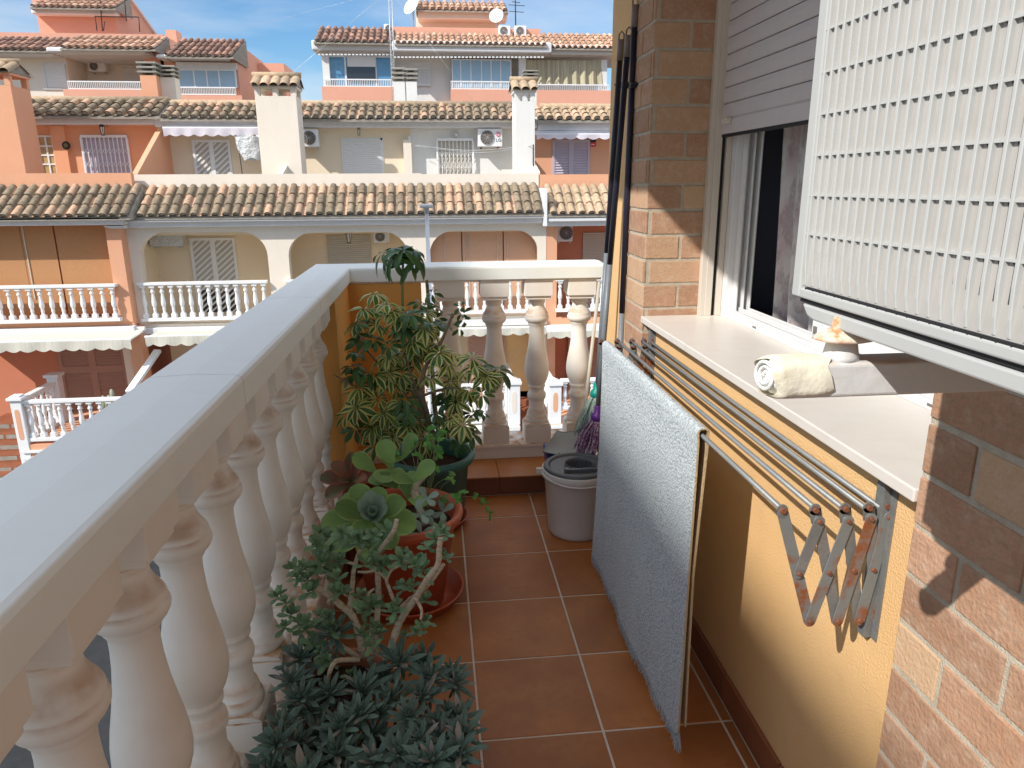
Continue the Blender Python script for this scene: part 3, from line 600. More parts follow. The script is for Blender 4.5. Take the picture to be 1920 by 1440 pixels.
def rack_end(y):
    def link(a, c, lay, m_, w=0.0205):
        yy = y - 0.0028 * lay; b = MB(); b.obox((a[0], yy, a[1]), (c[0], yy, c[1]), w, 0.0022, (0, 1, 0))
        b.disc_y(a[0], a[1], yy - 0.0011, w / 2, 0.00215, 14); b.disc_y(c[0], c[1], yy - 0.0011, w / 2, 0.00215, 14); b.build('scissor_arm', m_, rack)
    for i in range(5):
        b = MB(); b.obox((EY[i][0], y + .003, EY[i][1]), (TP[i][0], y + .003, TP[i][1] - .004), 0.0215, 0.0022, (0, 1, 0)); b.disc_y(EY[i][0], EY[i][1], y + .0019, 0.01075, 0.00225, 16); b.build('eyelet', 'steel_grey', rack)
        b = MB(); b.disc_y(EY[i][0], EY[i][1], y - 0.004, 0.0062, 0.006, 12, 0.005); b.build('rod_end', 'rust', rack)
    for i in range(4): link(TP[i], BT[i], 0.0, 'rust_steel' if i in (0, 3) else 'steel_grey')
    link(MD[0], TP[1], 1.2, 'steel_grey')
    for i in range(3): link(BT[i], TP[i + 2], 1.2, 'rust_steel')
    link(BT[3], MD[4], 1.2, 'rust_steel'); link(MD[4], (TP[4][0] + .008, TP[4][1] + .01), 0.5, 'rust_steel', .017)
    for x, z in TP[1:] + MD + BT:
        b = MB(); b.disc_y(x, z, y - 0.0082, 0.0052, 0.006, 12, 0.0036); b.build('rivet', 'rust', rack)
    b = MB(); b.box(0.768, 0.7845, y - 0.002, y + 0.020, 0.612, 0.930); b.build('wall_plate', 'steel_grey', rack, bevel=0.001)
    b = MB(); b.box(0.782, 0.7843, y - 0.018, y - 0.0022, 0.612, 0.930); b.build('wall_plate', 'steel_grey', rack, bevel=0.0005)
rack_end(YA); rack_end(YB)

# ---- rug on the outer rod
rug = thing('rug', 'light blue woven rug with frayed hem draped over the outermost rod of the drying rack', 'rug', (0.59, 2.0, 0.8))
def rugf(u, v, off=0.0):
    # v: 0 bottom of the front sheet -> 1 bottom of the back sheet ; u: along the rod
    y = 1.505 + (2.470 - 1.505) * u
    zt = RZ + 0.0075; r = 0.011 + off
    if v < 0.48:
        t = v / 0.48; z = 0.052 + (zt - 0.052) * t; x = RX[0] - r - 0.006 * (1 - t) * sin(3 * u + 1) - 0.012 * (1 - t) ** 2
        x += 0.006 * sin(u * 11 + t * 3) * (1 - t) + 0.0025 * sin(u * 31 + 5 * t) * (1 - t); z += 0.005 * sin(u * 23) * (1 - t) ** 3
        if u < 0.06: x += 0.03 * (1 - t) ** 3 * (1 - u / 0.06) * 0.4
        y += -0.030 * (1 - t) * (0.5 - u) * 0.9 + 0.006 * sin(t * 5) ; z += 0.012 * sin(u * 6.0) * (1 - t)
    elif v < 0.54:
        a = pi * (v - 0.48) / 0.06; x = RX[0] - r * cos(a); z = zt + r * 0.8 * sin(a)
    else:
        t = (v - 0.54) / 0.46; z = zt - (zt - 0.085) * t; x = RX[0] + r - 0.0165 * min(1, t * 2.2) + 0.004 * sin(3 * u) * t + 0.006 * t * t; y += -0.012 * t * (0.5 - u)
    return Vector((x, y, z))
b = MB(); b.grid(lambda u, v: rugf(u, v, 0.0045), 40, 60); b.build('top_cloth', 'rug_blue', rug)
b = MB(); b.grid(lambda u, v: rugf(u, v, -0.0005), 30, 60); b.build('backing', 'rug_back', rug)
b = MB(); pts = [rugf(0.0, v / 60, 0.0045) for v in range(61)]; pts2 = [rugf(0, v / 60, -0.0005) for v in range(61)]
n0 = len(b.v)
for p, q_ in zip(pts, pts2): b.v.append(tuple(p)); b.v.append(tuple(q_))
for i in range(60): b.face([n0 + 2 * i, n0 + 2 * i + 1, n0 + 2 * i + 3, n0 + 2 * i + 2], True)
b.build('bound_edge', 'rug_back', rug); b = MB()
pts = [rugf(1.0, v / 60, 0.0045) for v in range(61)]; pts2 = [rugf(1, v / 60, -0.0005) for v in range(61)]
n0 = len(b.v)
for p, q_ in zip(pts, pts2): b.v.append(tuple(p)); b.v.append(tuple(q_))
for i in range(60): b.face([n0 + 2 * i, n0 + 2 * i + 1, n0 + 2 * i + 3, n0 + 2 * i + 2], True)
b.build('bound_edge', 'rug_back', rug)
b = MB()
for k in range(520):
    u = RN(); p = rugf(u, 0.0, 0.0045); L_ = RU(0.014, 0.034)
    b.tube([p + Vector((0, 0, 0.006)), p + Vector((RU(-.003, .002), RU(-.004, .004), -L_ * 0.5)), p + Vector((RU(-.004, .003), RU(-.009, .009), -L_))], [0.0011, 0.001, 0.0005], 4, False)
for k in range(60):
    p = rugf(0, 0, 0.0045); q_ = p + Vector((RU(-.004, .006), RU(-.006, .004), -0.0)); b.tube([q_ + Vector((0, 0, .02)), q_ + Vector((RU(-.006, .006), RU(-.012, .004), RU(-.03, -.012)))], [0.0012, 0.0006], 4, False)
b.build('fringe', 'rug_blue', rug)

# ---- mops and pole in the corner
def P3(a, b, t): return tuple(Vector(a).lerp(Vector(b), t))
def pole(name, label, cat, top, bot, r, grp=None):
    o = thing(name, label, cat, bot, grp)
    top, bot = Vector(top), Vector(bot); d = (top - bot).normalized(); Lt = (top - bot).length
    b = MB(); b.tube([bot, bot + d * (Lt * 0.42)], r, 12); b.build('handle', 'pole_grey', o)
    b = MB(); b.tube([bot + d * (Lt * 0.42), top - d * 0.10], r * 1.01, 12); b.build('grip', 'pole_navy', o)
    b = MB(); b.tube([top - d * 0.10, top - d * 0.026], r * 1.12, 12)
    e = top - d * 0.026; sx_ = r * 0.85
    b.tube([e + Vector((-sx_, 0, 0)) + d * (-.006), e + Vector((-sx_, 0, 0)) + d * 0.018, e + d * 0.029, e + Vector((sx_, 0, 0)) + d * 0.018, e + Vector((sx_, 0, 0)) + d * (-.006)], 0.0032, 8)
    b.build('hanging_loop', 'cap_grey', o)
    return o
m1 = pole('mop', 'mop hanging by the wall with teal socket and pale green strands', 'mop', onX(1166, 60, 0.735), (0.700, 3.05, 0.545), 0.0115, )
PM = onY(1121, 762, 2.93)
m2 = pole('mop', 'mop with purple socket and violet white strands beside the green one', 'mop', onX(1180, 52, 0.742), tuple(PM - Vector((0, 0, .02))), 0.0115)
m3 = pole('broom', 'long dark pole standing closest to the brick pier, its foot behind the rug', 'broom', onX(1192, -6, 0.742), (0.735, 2.83, 0.10), 0.0115)
b = MB(); b.box(0.60, 0.745, 2.80, 2.86, 0.07, 0.10); b.build('broom_block', 'plastic_grey', m3, bevel=0.006)
b = MB()
for k in range(160):
    x = RU(0.605, 0.74); y = RU(2.805, 2.855); b.tube([(x, y, 0.07), (x + RU(-.006, .006), y + RU(-.01, .006), 0.003)], 0.0009, 3, False)
b.build('bristles', 'plastic_grey', m3)
def mophead(root, top, msock, mstr, L_, spread, n=70):
    top = Vector(top)
    b = MB(); b.lathe([(0.013, 0.05), (0.015, 0.045), (0.0165, 0.02), (0.026, 0.012), (0.030, 0.0), (0.030, -0.012), (0.026, -0.016)], top - Vector((0, 0, 0.045)), 20); b.build('socket', msock, root)
    b = MB()
    for k in range(n):
        a = RU(0, 2 * pi); r_ = 0.022 * sqrt(RN()); p = top + Vector((cos(a) * r_, sin(a) * r_, -0.055)); s_ = spread * RU(0.4, 1.0)
        pts = []; ph = RU(0, 6)
        ll = L_ * RU(0.82, 1.05)
        for i in range(7):
            t = i / 6; w = s_ * (1 - (1 - t) ** 2)
            pts.append(p + Vector((cos(a) * w - 0.02 * t * t + 0.003 * sin(ph + t * 9), sin(a) * w * 0.6 + 0.003 * cos(ph + t * 8), -ll * t)))
        b.ct = RU(-1, 1); b.tube(pts, [0.0030, 0.0036, 0.0038, 0.0038, 0.0038, 0.0038, 0.003], 6)
    b.build('strands', mstr, root)
mophead(m1, (0.698, 3.055, 0.57), 'plastic_teal', 'mop_green', 0.185, 0.062, 85)
mophead(m2, tuple(PM), 'plastic_purple', 'mop_purple', 0.165, 0.062, 85)
cl = thing('tool_clips', 'small dark clips holding the three long poles against the wall', 'wall clip', (0.76, 2.9, 1.7))
for px in (1162, 1175, 1190):
    b = MB(); p = onX(px, 158, 0.745); b.box(p.x - 0.016, 0.786, p.y - 0.006, p.y + 0.006, p.z - 0.014, p.z + 0.008)
    b.box(p.x - 0.018, p.x + 0.012, p.y - 0.018, p.y + 0.018, p.z - 0.004, p.z + 0.004); b.build('clip', 'iron_dark', cl, bevel=0.001)

# ---- bucket with wringer
bu = thing('mop_bucket', 'off-white plastic mop bucket with dark grey wringer on top', 'bucket', (0.560, 2.775, 0))
b = MB(); b.lathe([(0.098, 0.0), (0.112, 0.003), (0.117, 0.012), (0.1195, 0.03), (0.137, 0.25), (0.1385, 0.252), (0.147, 0.256), (0.1495, 0.272), (0.1485, 0.288), (0.145, 0.291), (0.139, 0.289), (0.134, 0.24), (0.113, 0.012), (0.0, 0.010)], (0.560, 2.775, 0), 56, caps=False); b.build('pail', 'bucket_plastic', bu)
b = MB()
cx, cy = 0.560, 2.775
b.lathe([(0.139, 0.284), (0.141, 0.296), (0.137, 0.302), (0.122, 0.304), (0.118, 0.298), (0.112, 0.288)], (cx, cy, 0), 56, caps=False)
def plate(u, v):
    a = 2 * pi * u; r_ = 0.058 + 0.056 * v; ox = 0.012 * (1 - v); return (cx + ox + r_ * cos(a), cy + 0.012 * (1 - v) + r_ * sin(a), 0.296 - 0.004 * (1 - v))
b.grid(plate, 48, 2)
b.lathe([(0.058, 0.292), (0.060, 0.303), (0.063, 0.303), (0.063, 0.297)], (cx + 0.012, cy + 0.012, 0), 40, caps=False)
b.build('wringer_plate', 'plastic_grey', bu)
b = MB(); n0 = 30
for k in range(n0):
    a0 = 2 * pi * k / n0; a1 = 2 * pi * (k + 0.62) / n0
    for r1, z1_, r2, z2_ in ((0.058, 0.294, 0.050, 0.262), (0.049, 0.252, 0.040, 0.215)):
        i_ = len(b.v)
        for a in (a0, a1):
            b.v.append((cx + 0.012 + r1 * cos(a), cy + 0.012 + r1 * sin(a), z1_)); b.v.append((cx + 0.012 + r2 * cos(a), cy + 0.012 + r2 * sin(a), z2_))
        b.face([i_, i_ + 1, i_ + 3, i_ + 2])
b.lathe([(0.051, 0.263), (0.0495, 0.251)], (cx + 0.012, cy + 0.012, 0), 40, caps=False); b.lathe([(0.040, 0.216), (0.02, 0.21), (0.001, 0.21)], (cx + 0.012, cy + 0.012, 0), 40, caps=False)
b.box(cx - 0.05, cx + 0.075, cy - 0.075, cy - 0.062, 0.285, 0.309); b.box(cx - 0.066, cx - 0.048, cy - 0.080, cy - 0.055, 0.29, 0.313)
b.build('wringer_basket', 'plastic_grey', bu)
b = MB(); b.tube([(cx + 0.152 * cos(a), cy - 0.002 + 0.152 * sin(a) * 1.0, 0.281 - 0.022 * max(0, -sin(a))) for a in [radians(178 + 184 * t / 24) for t in range(25)]], 0.0045, 8)
b.box(cx - 0.172, cx - 0.146, cy - 0.01, cy + 0.01, 0.268, 0.292)
b.build('bail_handle', 'bucket_plastic', bu)

# ---- dustpan
dp = thing('dustpan', 'long handled grey and blue dustpan behind the mop bucket', 'dustpan', (0.62, 3.22, 0.1))
DC = [onY(1018, 847, 3.03), onY(1112, 866, 3.00), onY(1044, 812, 3.21), onY(1124, 804, 3.21)]
def dpf(u, v):
    p = DC[0].lerp(DC[1], u).lerp(DC[2].lerp(DC[3], u), v); e = abs(u - .5) * 2
    return (p.x, p.y, p.z - 0.022 * sin(pi * v) * (1 - e ** 4) + 0.012 * max(0, e - .7) / .3 * v)
b = MB(); b.grid(dpf, 20, 12); b.grid(lambda u, v: tuple(Vector(dpf(u, v)) - Vector((0, 0, 0.004))), 20, 12)
b.tube([dpf(i / 20, 0) for i in range(21)], 0.0025, 6); b.tube([dpf(i / 20, 1) for i in range(21)], 0.0025, 6); b.tube([dpf(0, i / 12) for i in range(13)], 0.0025, 6); b.tube([dpf(1, i / 12) for i in range(13)], 0.0025, 6)
b.build('tray', 'plastic_palegrey', dp)
b = MB(); b.prism([(DC[0].x + .02, DC[0].z - .008), (DC[1].x, DC[1].z - .008), (DC[1].x - .02, 0.10), (DC[0].x + .035, 0.10)], 3.04, 3.17); b.build('bin', 'plastic_blue', dp, bevel=0.006)
b = MB(); e_ = onY(1053, 853, 3.01); b.tube([e_ + Vector((-.02, .005, -.006)), e_ + Vector((-.012, 0, .006)), e_, e_ + Vector((.014, 0, -.002))], 0.004, 8); b.build('hinge_clip', 'plastic_blue', dp)
b = MB(); b.tube([onY(1124, 528, 3.36), onY(1097, 765, 3.24), onY(1090, 808, 3.21)], 0.0085, 12); b.build('handle', 'pole_pale', dp)
# ================================================================== PLANTS
def leaf(b, base, d, n, Lh, Wd, prof, cup=0.1, droop=0.2, nu=4, nv=6, thick=0.0, wave=0.0):
    d = Vector(d).normalized(); n = Vector(n); n = (n - d * n.dot(d))
    if n.length < 1e-3: n = d.orthogonal()
    n.normalize(); s = d.cross(n); base = Vector(base); ph = RU(0, 6)
    def f(u, v, sg=0):
        w = prof(v) * Wd; t = (u - 0.5) * 2
        p = base + d * (Lh * (v - 0.12 * abs(droop) * v * v)) - n * (droop * Lh * v * v) + s * (t * w / 2) + n * (cup * abs(t) ** 1.6 * w * 0.5 + wave * sin(ph + v * 9 + u * 3) * w)
        if sg: p = p - n * (thick * (1 - t * t) ** 0.5 * min(1, prof(v) * 1.4) * sg)
        return p
    if thick:
        b.grid(lambda u, v: f(u, v, -0.4), nu, nv); b.grid(lambda u, v: f(1 - u, v, 0.6), nu, nv)
    else: b.grid(f, nu, nv)
def pr_lance(v): return max(0.03, sin(pi * min(1, v * 0.97 + 0.03)) ** 0.8 * (0.62 + 0.5 * v) * (1 if v < 0.9 else 1 - (v - 0.9) * 6))
def pr_obov(v): return max(0.04, (0.10 + 0.95 * v ** 0.9) if v < 0.62 else max(0.0, (1 - ((v - 0.62) / 0.40) ** 2.2)) ** 0.5 * 0.735)
def pr_oval(v): return max(0.05, sin(pi * (0.06 + 0.92 * v)) ** 0.6)
def pr_succ(v): return max(0.04, (0.42 + 0.58 * min(1, v / 0.55)) if v < 0.55 else (1 - ((v - 0.55) / 0.455) ** 2.4))
def rv(a=1.0): return Vector((RU(-a, a), RU(-a, a), RU(-a, a)))
def curve(pts, n=8):
    """smooth a polyline (Catmull-Rom)"""
    pts = [Vector(p) for p in pts]; out = []
    for i in range(len(pts) - 1):
        p0 = pts[max(i - 1, 0)]; p1 = pts[i]; p2 = pts[i + 1]; p3 = pts[min(i + 2, len(pts) - 1)]
        for k in range(n):
            t = k / n; out.append(0.5 * ((2 * p1) + (p2 - p0) * t + (2 * p0 - 5 * p1 + 4 * p2 - p3) * t * t + (3 * p1 - p0 - 3 * p2 + p3) * t ** 3))
    out.append(pts[-1]); return out
def pot(name_parent, c, r0_, r1, h, m_, lip=0.03, rim=0.012, soil=True, n=48):
    b = MB(); b.lathe([(r0_ * 0.9, 0), (r0_, 0.004), (r1 - rim, h - lip), (r1 - rim * 0.4, h - lip * 0.95), (r1 + rim * 0.45, h - lip * 0.75), (r1 + rim, h - lip * 0.4), (r1 + rim * 0.9, h - lip * 0.12), (r1 + rim * 0.3, h), (r1 - rim * 0.5, h - 0.002), (r1 - rim * 1.2, h - lip * 0.3), (r1 - rim * 1.6, h - lip * 1.3), (r0_ * 0.93, 0.03), (0.001, 0.03)], c, n, caps=False)
    p = b.build('pot', m_, name_parent)
    b = MB(); 
    hz = h - lip * 1.3
    b.grid(lambda u, v: (c[0] + (r1 - rim * 1.3) * v * cos(2 * pi * u), c[1] + (r1 - rim * 1.3) * v * sin(2 * pi * u), c[2] + hz - 0.004 + 0.006 * sin(u * 31 + v * 9) * (1 - v) + 0.004 * sin(v * 17 + u * 50)), 36, 8)
    b.build('soil', 'soil', name_parent)
def saucer(label, c, r, h, m_):
    o = thing('pot_saucer', label, 'saucer', c)
    b = MB(); b.lathe([(r * 0.86, 0), (r * 0.88, 0.001), (r * 0.97, h * 0.8), (r, h * 0.86), (r + 0.003, h * 0.95), (r, h), (r - 0.006, h * 0.97), (r * 0.86, 0.006), (r * 0.6, 0.006), (r * 0.58, 0.009), (r * 0.55, 0.006), (0.001, 0.006)], c, 48, caps=False)
    b.build('dish', m_, o); return o

# ---- schefflera in the green pot
sc = thing('schefflera', 'tall variegated umbrella plant with many stems in a dark green pot', 'potted plant', (-0.05, 2.93, 0.0))
saucer('terracotta coloured saucer under the dark green pot', (-0.05, 2.93, 0.0), 0.155, 0.035, 'pot_red')
pot(sc, (-0.05, 2.93, 0.012), 0.135, 0.178, 0.315, 'pot_green', lip=0.05, rim=0.014)
stems = MB(); gs = MB(); lv = MB(); ld = MB()
def C4(x, y, Y): return onY(560 + x / 3.2, 400 + y / 3.2, Y)
def umbrella(c, R_, n, tip, var=True, petl=0.05, droop=0.4, axis=None, wd=0.46):
    """one palmate leaf: n leaflets radiating from c"""
    c = Vector(c); ax = Vector(axis) if axis else Vector((RU(-.5, .5), RU(-.9, -.1), RU(0.4, 1))).normalized()
    e = ax.orthogonal().normalized(); f_ = ax.cross(e); a0 = RU(0, 6)
    B = lv if var else ld
    for k in range(n):
        a = a0 + 2 * pi * k / n + RU(-.12, .12); d = e * cos(a) + f_ * sin(a) + ax * RU(-0.30, 0.12)
        l = R_ * RU(0.75, 1.1); B.ct = RU(-1, 1)
        leaf(B, c + d * 0.008, d, ax, l, l * wd * RU(0.9, 1.15), pr_lance, 0.22, droop * RU(0.6, 1.3), 4, 6, wave=0.03)
def whorl(c, up_, k, R_, reach, var=True, droop=0.35):
    """a shoot tip: k palmate leaves on petioles around the tip"""
    c = Vector(c); up_ = Vector(up_).normalized(); e = up_.orthogonal().normalized(); f_ = up_.cross(e); a0 = RU(0, 6)
    for i in range(k):
        a = a0 + 2.4 * i; t = i / max(1, k - 1)
        d = (e * cos(a) + f_ * sin(a)) * (0.5 + 0.5 * t) + up_ * (0.75 - 0.75 * t); d.normalize()
        p = c + d * reach * RU(0.75, 1.1) - up_ * (0.03 * t); gs.tube([c - up_ * 0.02 * t, c + d * reach * 0.5 + Vector((0, 0, .006)), p], [0.0018, 0.0014, 0.0012], 5, False)
        ax = (d * 0.45 + Vector((0, -0.25, 0.8))).normalized()
        umbrella(p, R_ * RU(0.8, 1.1), random.choice((7, 8, 8, 9)), c, var, axis=tuple(ax + rv(0.15)), droop=droop)
trunkA = curve([C4(800, 1350, 2.86), C4(770, 1200, 2.86), C4(740, 1090, 2.86), C4(742, 1000, 2.85), C4(775, 890, 2.84), C4(845, 790, 2.82), C4(890, 690, 2.80), C4(922, 615, 2.79)], 6)
stems.tube(trunkA, [0.0125 - 0.0075 * i / len(trunkA) for i in range(len(trunkA))], 10)
gs.sphere(trunkA[-1], 0.007, 8, 6, 1.6); gs.tube([trunkA[-1], trunkA[-1] + Vector((-.02, 0, .008))], [.003, .001], 5); gs.tube([trunkA[-1], trunkA[-1] + Vector((.016, 0, .012))], [.003, .001], 5)
trunkB = curve([C4(800, 1350, 2.94), C4(720, 1150, 2.95), C4(660, 960, 2.95), C4(638, 780, 2.94), C4(625, 620, 2.93), C4(622, 450, 2.92), C4(626, 300, 2.92)], 6)
stems.tube(trunkB[:22], [0.011 - 0.004 * i / 22 for i in range(22)], 10); gs.tube(trunkB[21:], [0.007 - 0.002 * i / 16 for i in range(len(trunkB) - 21)], 10)
trunkC = curve([C4(850, 1370, 3.0), C4(815, 1150, 3.06), C4(800, 900, 3.10), C4(788, 700, 3.12), C4(778, 520, 3.12), C4(768, 400, 3.12)], 6)
stems.tube(trunkC, [0.012 - 0.005 * i / len(trunkC) for i in range(len(trunkC))], 10)
for pts, r_ in (([C4(742, 1095, 2.86), C4(800, 1075, 2.83), C4(880, 1052, 2.80), C4(962, 1046, 2.78)], 0.006),
                ([C4(770, 1350, 2.90), C4(690, 1260, 2.88), C4(620, 1220, 2.86)], 0.009),
                ([C4(740, 1240, 2.92), C4(650, 1100, 2.93), C4(560, 985, 2.93), C4(450, 870, 2.92), C4(335, 725, 2.90)], 0.0055),
                ([C4(620, 1240, 2.95), C4(480, 1130, 2.92), C4(360, 1062, 2.88), C4(290, 1010, 2.80), C4(210, 968, 2.72)], 0.0045),
                ([C4(655, 985, 2.95), C4(700, 910, 2.93), C4(755, 850, 2.92)], 0.005),
                ([C4(840, 1370, 2.88), C4(750, 1180, 2.9), C4(700, 1040, 2.9), C4(640, 860, 2.9)], 0.007),
                ([C4(900, 1350, 2.92), C4(880, 1270, 2.9), C4(860, 1160, 2.88), C4(880, 1050, 2.86)], 0.006),
                ([C4(700, 1350, 2.95), C4(600, 1300, 2.95), C4(520, 1270, 2.95), C4(440, 1180, 2.96)], 0.006),
                ([C4(760, 1380, 2.97), C4(640, 1330, 2.98), C4(560, 1200, 2.99), C4(480, 1020, 2.99)], 0.006)):
    c_ = curve(pts, 5); stems.tube(c_, [r_ * (1 - 0.35 * i / len(c_)) for i in range(len(c_))], 8)
# top tuft
tp = trunkB[-1]
for k in range(11):
    a = 2.4 * k; el_ = 0.75 - 0.085 * k
    d = Vector((cos(a) * cos(el_), sin(a) * cos(el_), sin(el_))); p = tp + Vector((0, 0, 0.012)) + d * RU(0.05, 0.085)
    gs.tube([tp + Vector((0, 0, .012)), tp + d * 0.03 + Vector((0, 0, .014)), p], [.002, .0016, .0013], 5, False)
    umbrella(p, RU(0.075, 0.095), 6, None, False, axis=tuple((d * 0.6 + Vector((0, -0.1, 0.6))).normalized()), droop=0.55, wd=0.34)
# small sprigs of plain green leaves on the tall trunk and beside the first baluster
for x, y in ((800, 480), (790, 560), (770, 620), (830, 560), (820, 640)):
    umbrella(C4(x, y, 3.05), 0.045, 6, None, False, droop=0.4)
for x, y in ((970, 560), (985, 600), (990, 640), (968, 690)):
    umbrella(C4(x, y, 3.0), 0.036, 4, None, False, axis=(RU(-.4, .4), -0.6, 0.3), droop=0.5, wd=0.5)
WH = [(395, 640, 5, 2.86), (405, 705, 4, 2.84), (545, 590, 6, 2.84), (600, 620, 5, 2.86), (595, 735, 6, 2.82), (690, 650, 6, 2.82), (690, 590, 4, 2.92), (780, 640, 5, 2.92), (745, 720, 6, 2.84), (820, 700, 4, 2.9), (440, 545, 4, 2.9), (500, 560, 3, 2.94), (865, 860, 6, 2.80),
      (985, 985, 6, 2.72), (1095, 950, 7, 2.70), (1120, 1010, 5, 2.70), (1030, 920, 4, 2.74), (1150, 960, 4, 2.74), (860, 960, 4, 2.78), (530, 890, 5, 2.9), (590, 860, 5, 2.94), (650, 900, 4, 2.94), (500, 1010, 5, 2.9), (570, 1160, 6, 2.84), (650, 1170, 7, 2.78), (520, 1215, 5, 2.84),
      (610, 1290, 5, 2.82), (860, 1255, 5, 2.76), (955, 1265, 6, 2.74), (1000, 1090, 5, 2.84), (1050, 1180, 5, 2.86), (1060, 1300, 4, 2.84), (345, 800, 4, 2.86), (350, 960, 5, 2.86), (350, 1090, 5, 2.84), (340, 1160, 4, 2.86), (440, 1060, 5, 2.9), (440, 1330, 5, 2.86), (380, 1230, 4, 2.92), (900, 1120, 5, 2.88), (930, 1000, 5, 2.84), (720, 1290, 4, 2.86), (480, 1300, 4, 2.9), (700, 1000, 4, 2.98), (620, 1040, 5, 2.98), (800, 820, 4, 2.96), (720, 800, 5, 2.96), (970, 1150, 4, 2.9), (560, 1240, 4, 2.96), (1000, 1330, 5, 2.8)]
for x, y, k, Y in WH:
    c = C4(x, y, Y); k = min(k, 5)
    if RN() < 0.12: continue
    tilt = Vector((RU(-.5, .5), RU(-.6, .0), 1))
    whorl(c, tilt, max(2, k - 2), RU(0.058, 0.075), 0.042, var=(RN() < 0.66), droop=0.42)
stems.build('stem', 'bark', sc); gs.build('petiole', 'green_stem', sc)
cr_ = lv.build('foliage', 'leaf_var', sc); ld.build('plain_foliage', 'leaf_dark', sc)

# ---- big paddle-leaved succulent and herbs in the red pot
fp = thing('paddle_succulent', 'succulent with large round green paddle leaves in the big red pot', 'potted plant', (-0.14, 2.30, 0.0))
saucer('red plastic saucer under the big red pot', (-0.13, 2.33, 0.0), 0.190, 0.045, 'pot_red')
pot(fp, (-0.14, 2.30, 0.012), 0.130, 0.192, 0.345, 'pot_red', lip=0.045, rim=0.014)
pl_ = MB(); pb = MB(); ps = MB()
ctr = onY(700, 975, 2.10); upv = Vector((0.05, -0.75, 0.85)).normalized()
rgt = Vector((1, 0, 0)); rgt = (rgt - upv * rgt.dot(upv)).normalized(); oth = upv.cross(rgt)
def pad(B, ang, Lh, Wd, el_, droop=0.1, off=0.01, th=0.006, cup=0.25, c=None):
    a = radians(ang); d = (rgt * cos(a) + oth * sin(a)) * cos(el_) + upv * sin(el_); n_ = upv * cos(el_) - (rgt * cos(a) + oth * sin(a)) * sin(el_)
    B.ct = RU(-1, 1); leaf(B, (c or ctr) + upv * off, d, n_, Lh, Wd, pr_obov, cup, droop, 8, 10, th, wave=0.01)
for a, l, w in ((-8, 0.135, 0.125), (38, 0.120, 0.105), (92, 0.11, 0.10), (140, 0.135, 0.115), (182, 0.16, 0.12), (214, 0.155, 0.125), (258, 0.12, 0.10), (305, 0.115, 0.10)): pad(pl_, a, l, w, RU(0.0, 0.15), 0.12, 0.0)
for a, l, w in ((20, 0.115, 0.10), (75, 0.10, 0.09), (122, 0.12, 0.105), (168, 0.125, 0.10), (235, 0.10, 0.085), (-55, 0.09, 0.08)): pad(pl_, a, l, w, RU(0.35, 0.55), 0.02, 0.012)
for a, l, w in ((50, 0.09, 0.068), (100, 0.095, 0.07), (150, 0.09, 0.065), (215, 0.075, 0.05), (300, 0.07, 0.05), (0, 0.085, 0.06)): pad(pb, a, l, w, RU(0.85, 1.05), -0.05, 0.02, 0.008)
for a, l, w in ((80, 0.06, 0.045), (200, 0.055, 0.04), (320, 0.05, 0.04)): pad(pb, a, l, w, 1.25, -0.1, 0.03, 0.009)
# paddle leaves behind it
for px, py, Y, a, l, w in ((775, 905, 2.3, 40, .10, .08), (735, 880, 2.4, 110, .11, .1), (705, 885, 2.4, 150, .10, .09), (755, 860, 2.45, 60, .10, .075), (745, 915, 2.35, 20, .09, .08), (765, 935, 2.3, 330, .085, .07)):
    c_ = onY(px, py, Y)
    pad(pl_, a, l, w, 0.5, 0.05, 0.0, c=c_); pad(pl_, a + 130, l * .9, w, 0.6, 0.05, 0.0, c=c_)
st = curve([(-0.22, 2.28, 0.32), onY(735, 1060, 2.2), ctr - upv * 0.01], 6); ps.tube(st, 0.012, 10)
st = curve([onY(800, 985, 2.26), onY(785, 950, 2.28), onY(778, 915, 2.32), onY(796, 890, 2.36)], 6); ps.tube(st, [0.013 + 0.0015 * sin(i * 2.1) for i in range(len(st))], 10)
for px, py, Y in ((800, 935, 2.25), (815, 990, 2.22), (790, 965, 2.2), (830, 960, 2.3), (790, 1000, 2.15)):
    c_ = onY(px, py, Y)
    for a in (20, 110, 200, 290): pad(pb, a + RU(-20, 20), 0.045, 0.032, 0.4, 0.05, 0.0, 0.005, c=c_)
ps.build('stem', 'pale_stem', fp); pl_.build('foliage', 'leaf_paddle', fp); pb.build('inner_foliage', 'leaf_paddle_blue', fp)
hb = thing('trailing_herb', 'bright green lobed herb trailing over the red pot rim', 'herb', tuple(onY(840, 960, 2.35)))
hs = MB(); hl = MB()
def lobed(c, R_, ax):
    ax = Vector(ax).normalized(); e = ax.orthogonal().normalized(); f_ = ax.cross(e); a0 = RU(0, 6)
    for k in range(5):
        a = a0 + (k - 2) * 0.95; d = e * cos(a) + f_ * sin(a); hl.ct = RU(-1, 1)
        leaf(hl, Vector(c), d, ax, R_ * RU(0.8, 1.1), R_ * 0.75, pr_obov, 0.15, 0.2, 4, 5, wave=0.05)
root_ = Vector((-0.06, 2.32, 0.33))
for px, py, Y in ((865, 925, 2.28), (845, 900, 2.34), (800, 835, 2.4), (820, 850, 2.45), (830, 810, 2.5), (785, 855, 2.4), (775, 830, 2.45), (810, 820, 2.55), (835, 935, 2.3), (850, 890, 2.4), (765, 815, 2.5), (795, 880, 2.35), (815, 880, 2.4), (740, 850, 2.45), (855, 935, 2.25)):
    p = onY(px, py, Y); md = (root_ + p) / 2 + Vector((RU(-.02, .02), 0, 0.03)); hs.tube(curve([root_ + rv(0.02), md, p], 5), 0.0012, 5, False)
    lobed(p, RU(0.018, 0.028), (RU(-.5, .5), RU(-.9, -.2), RU(.4, 1)))
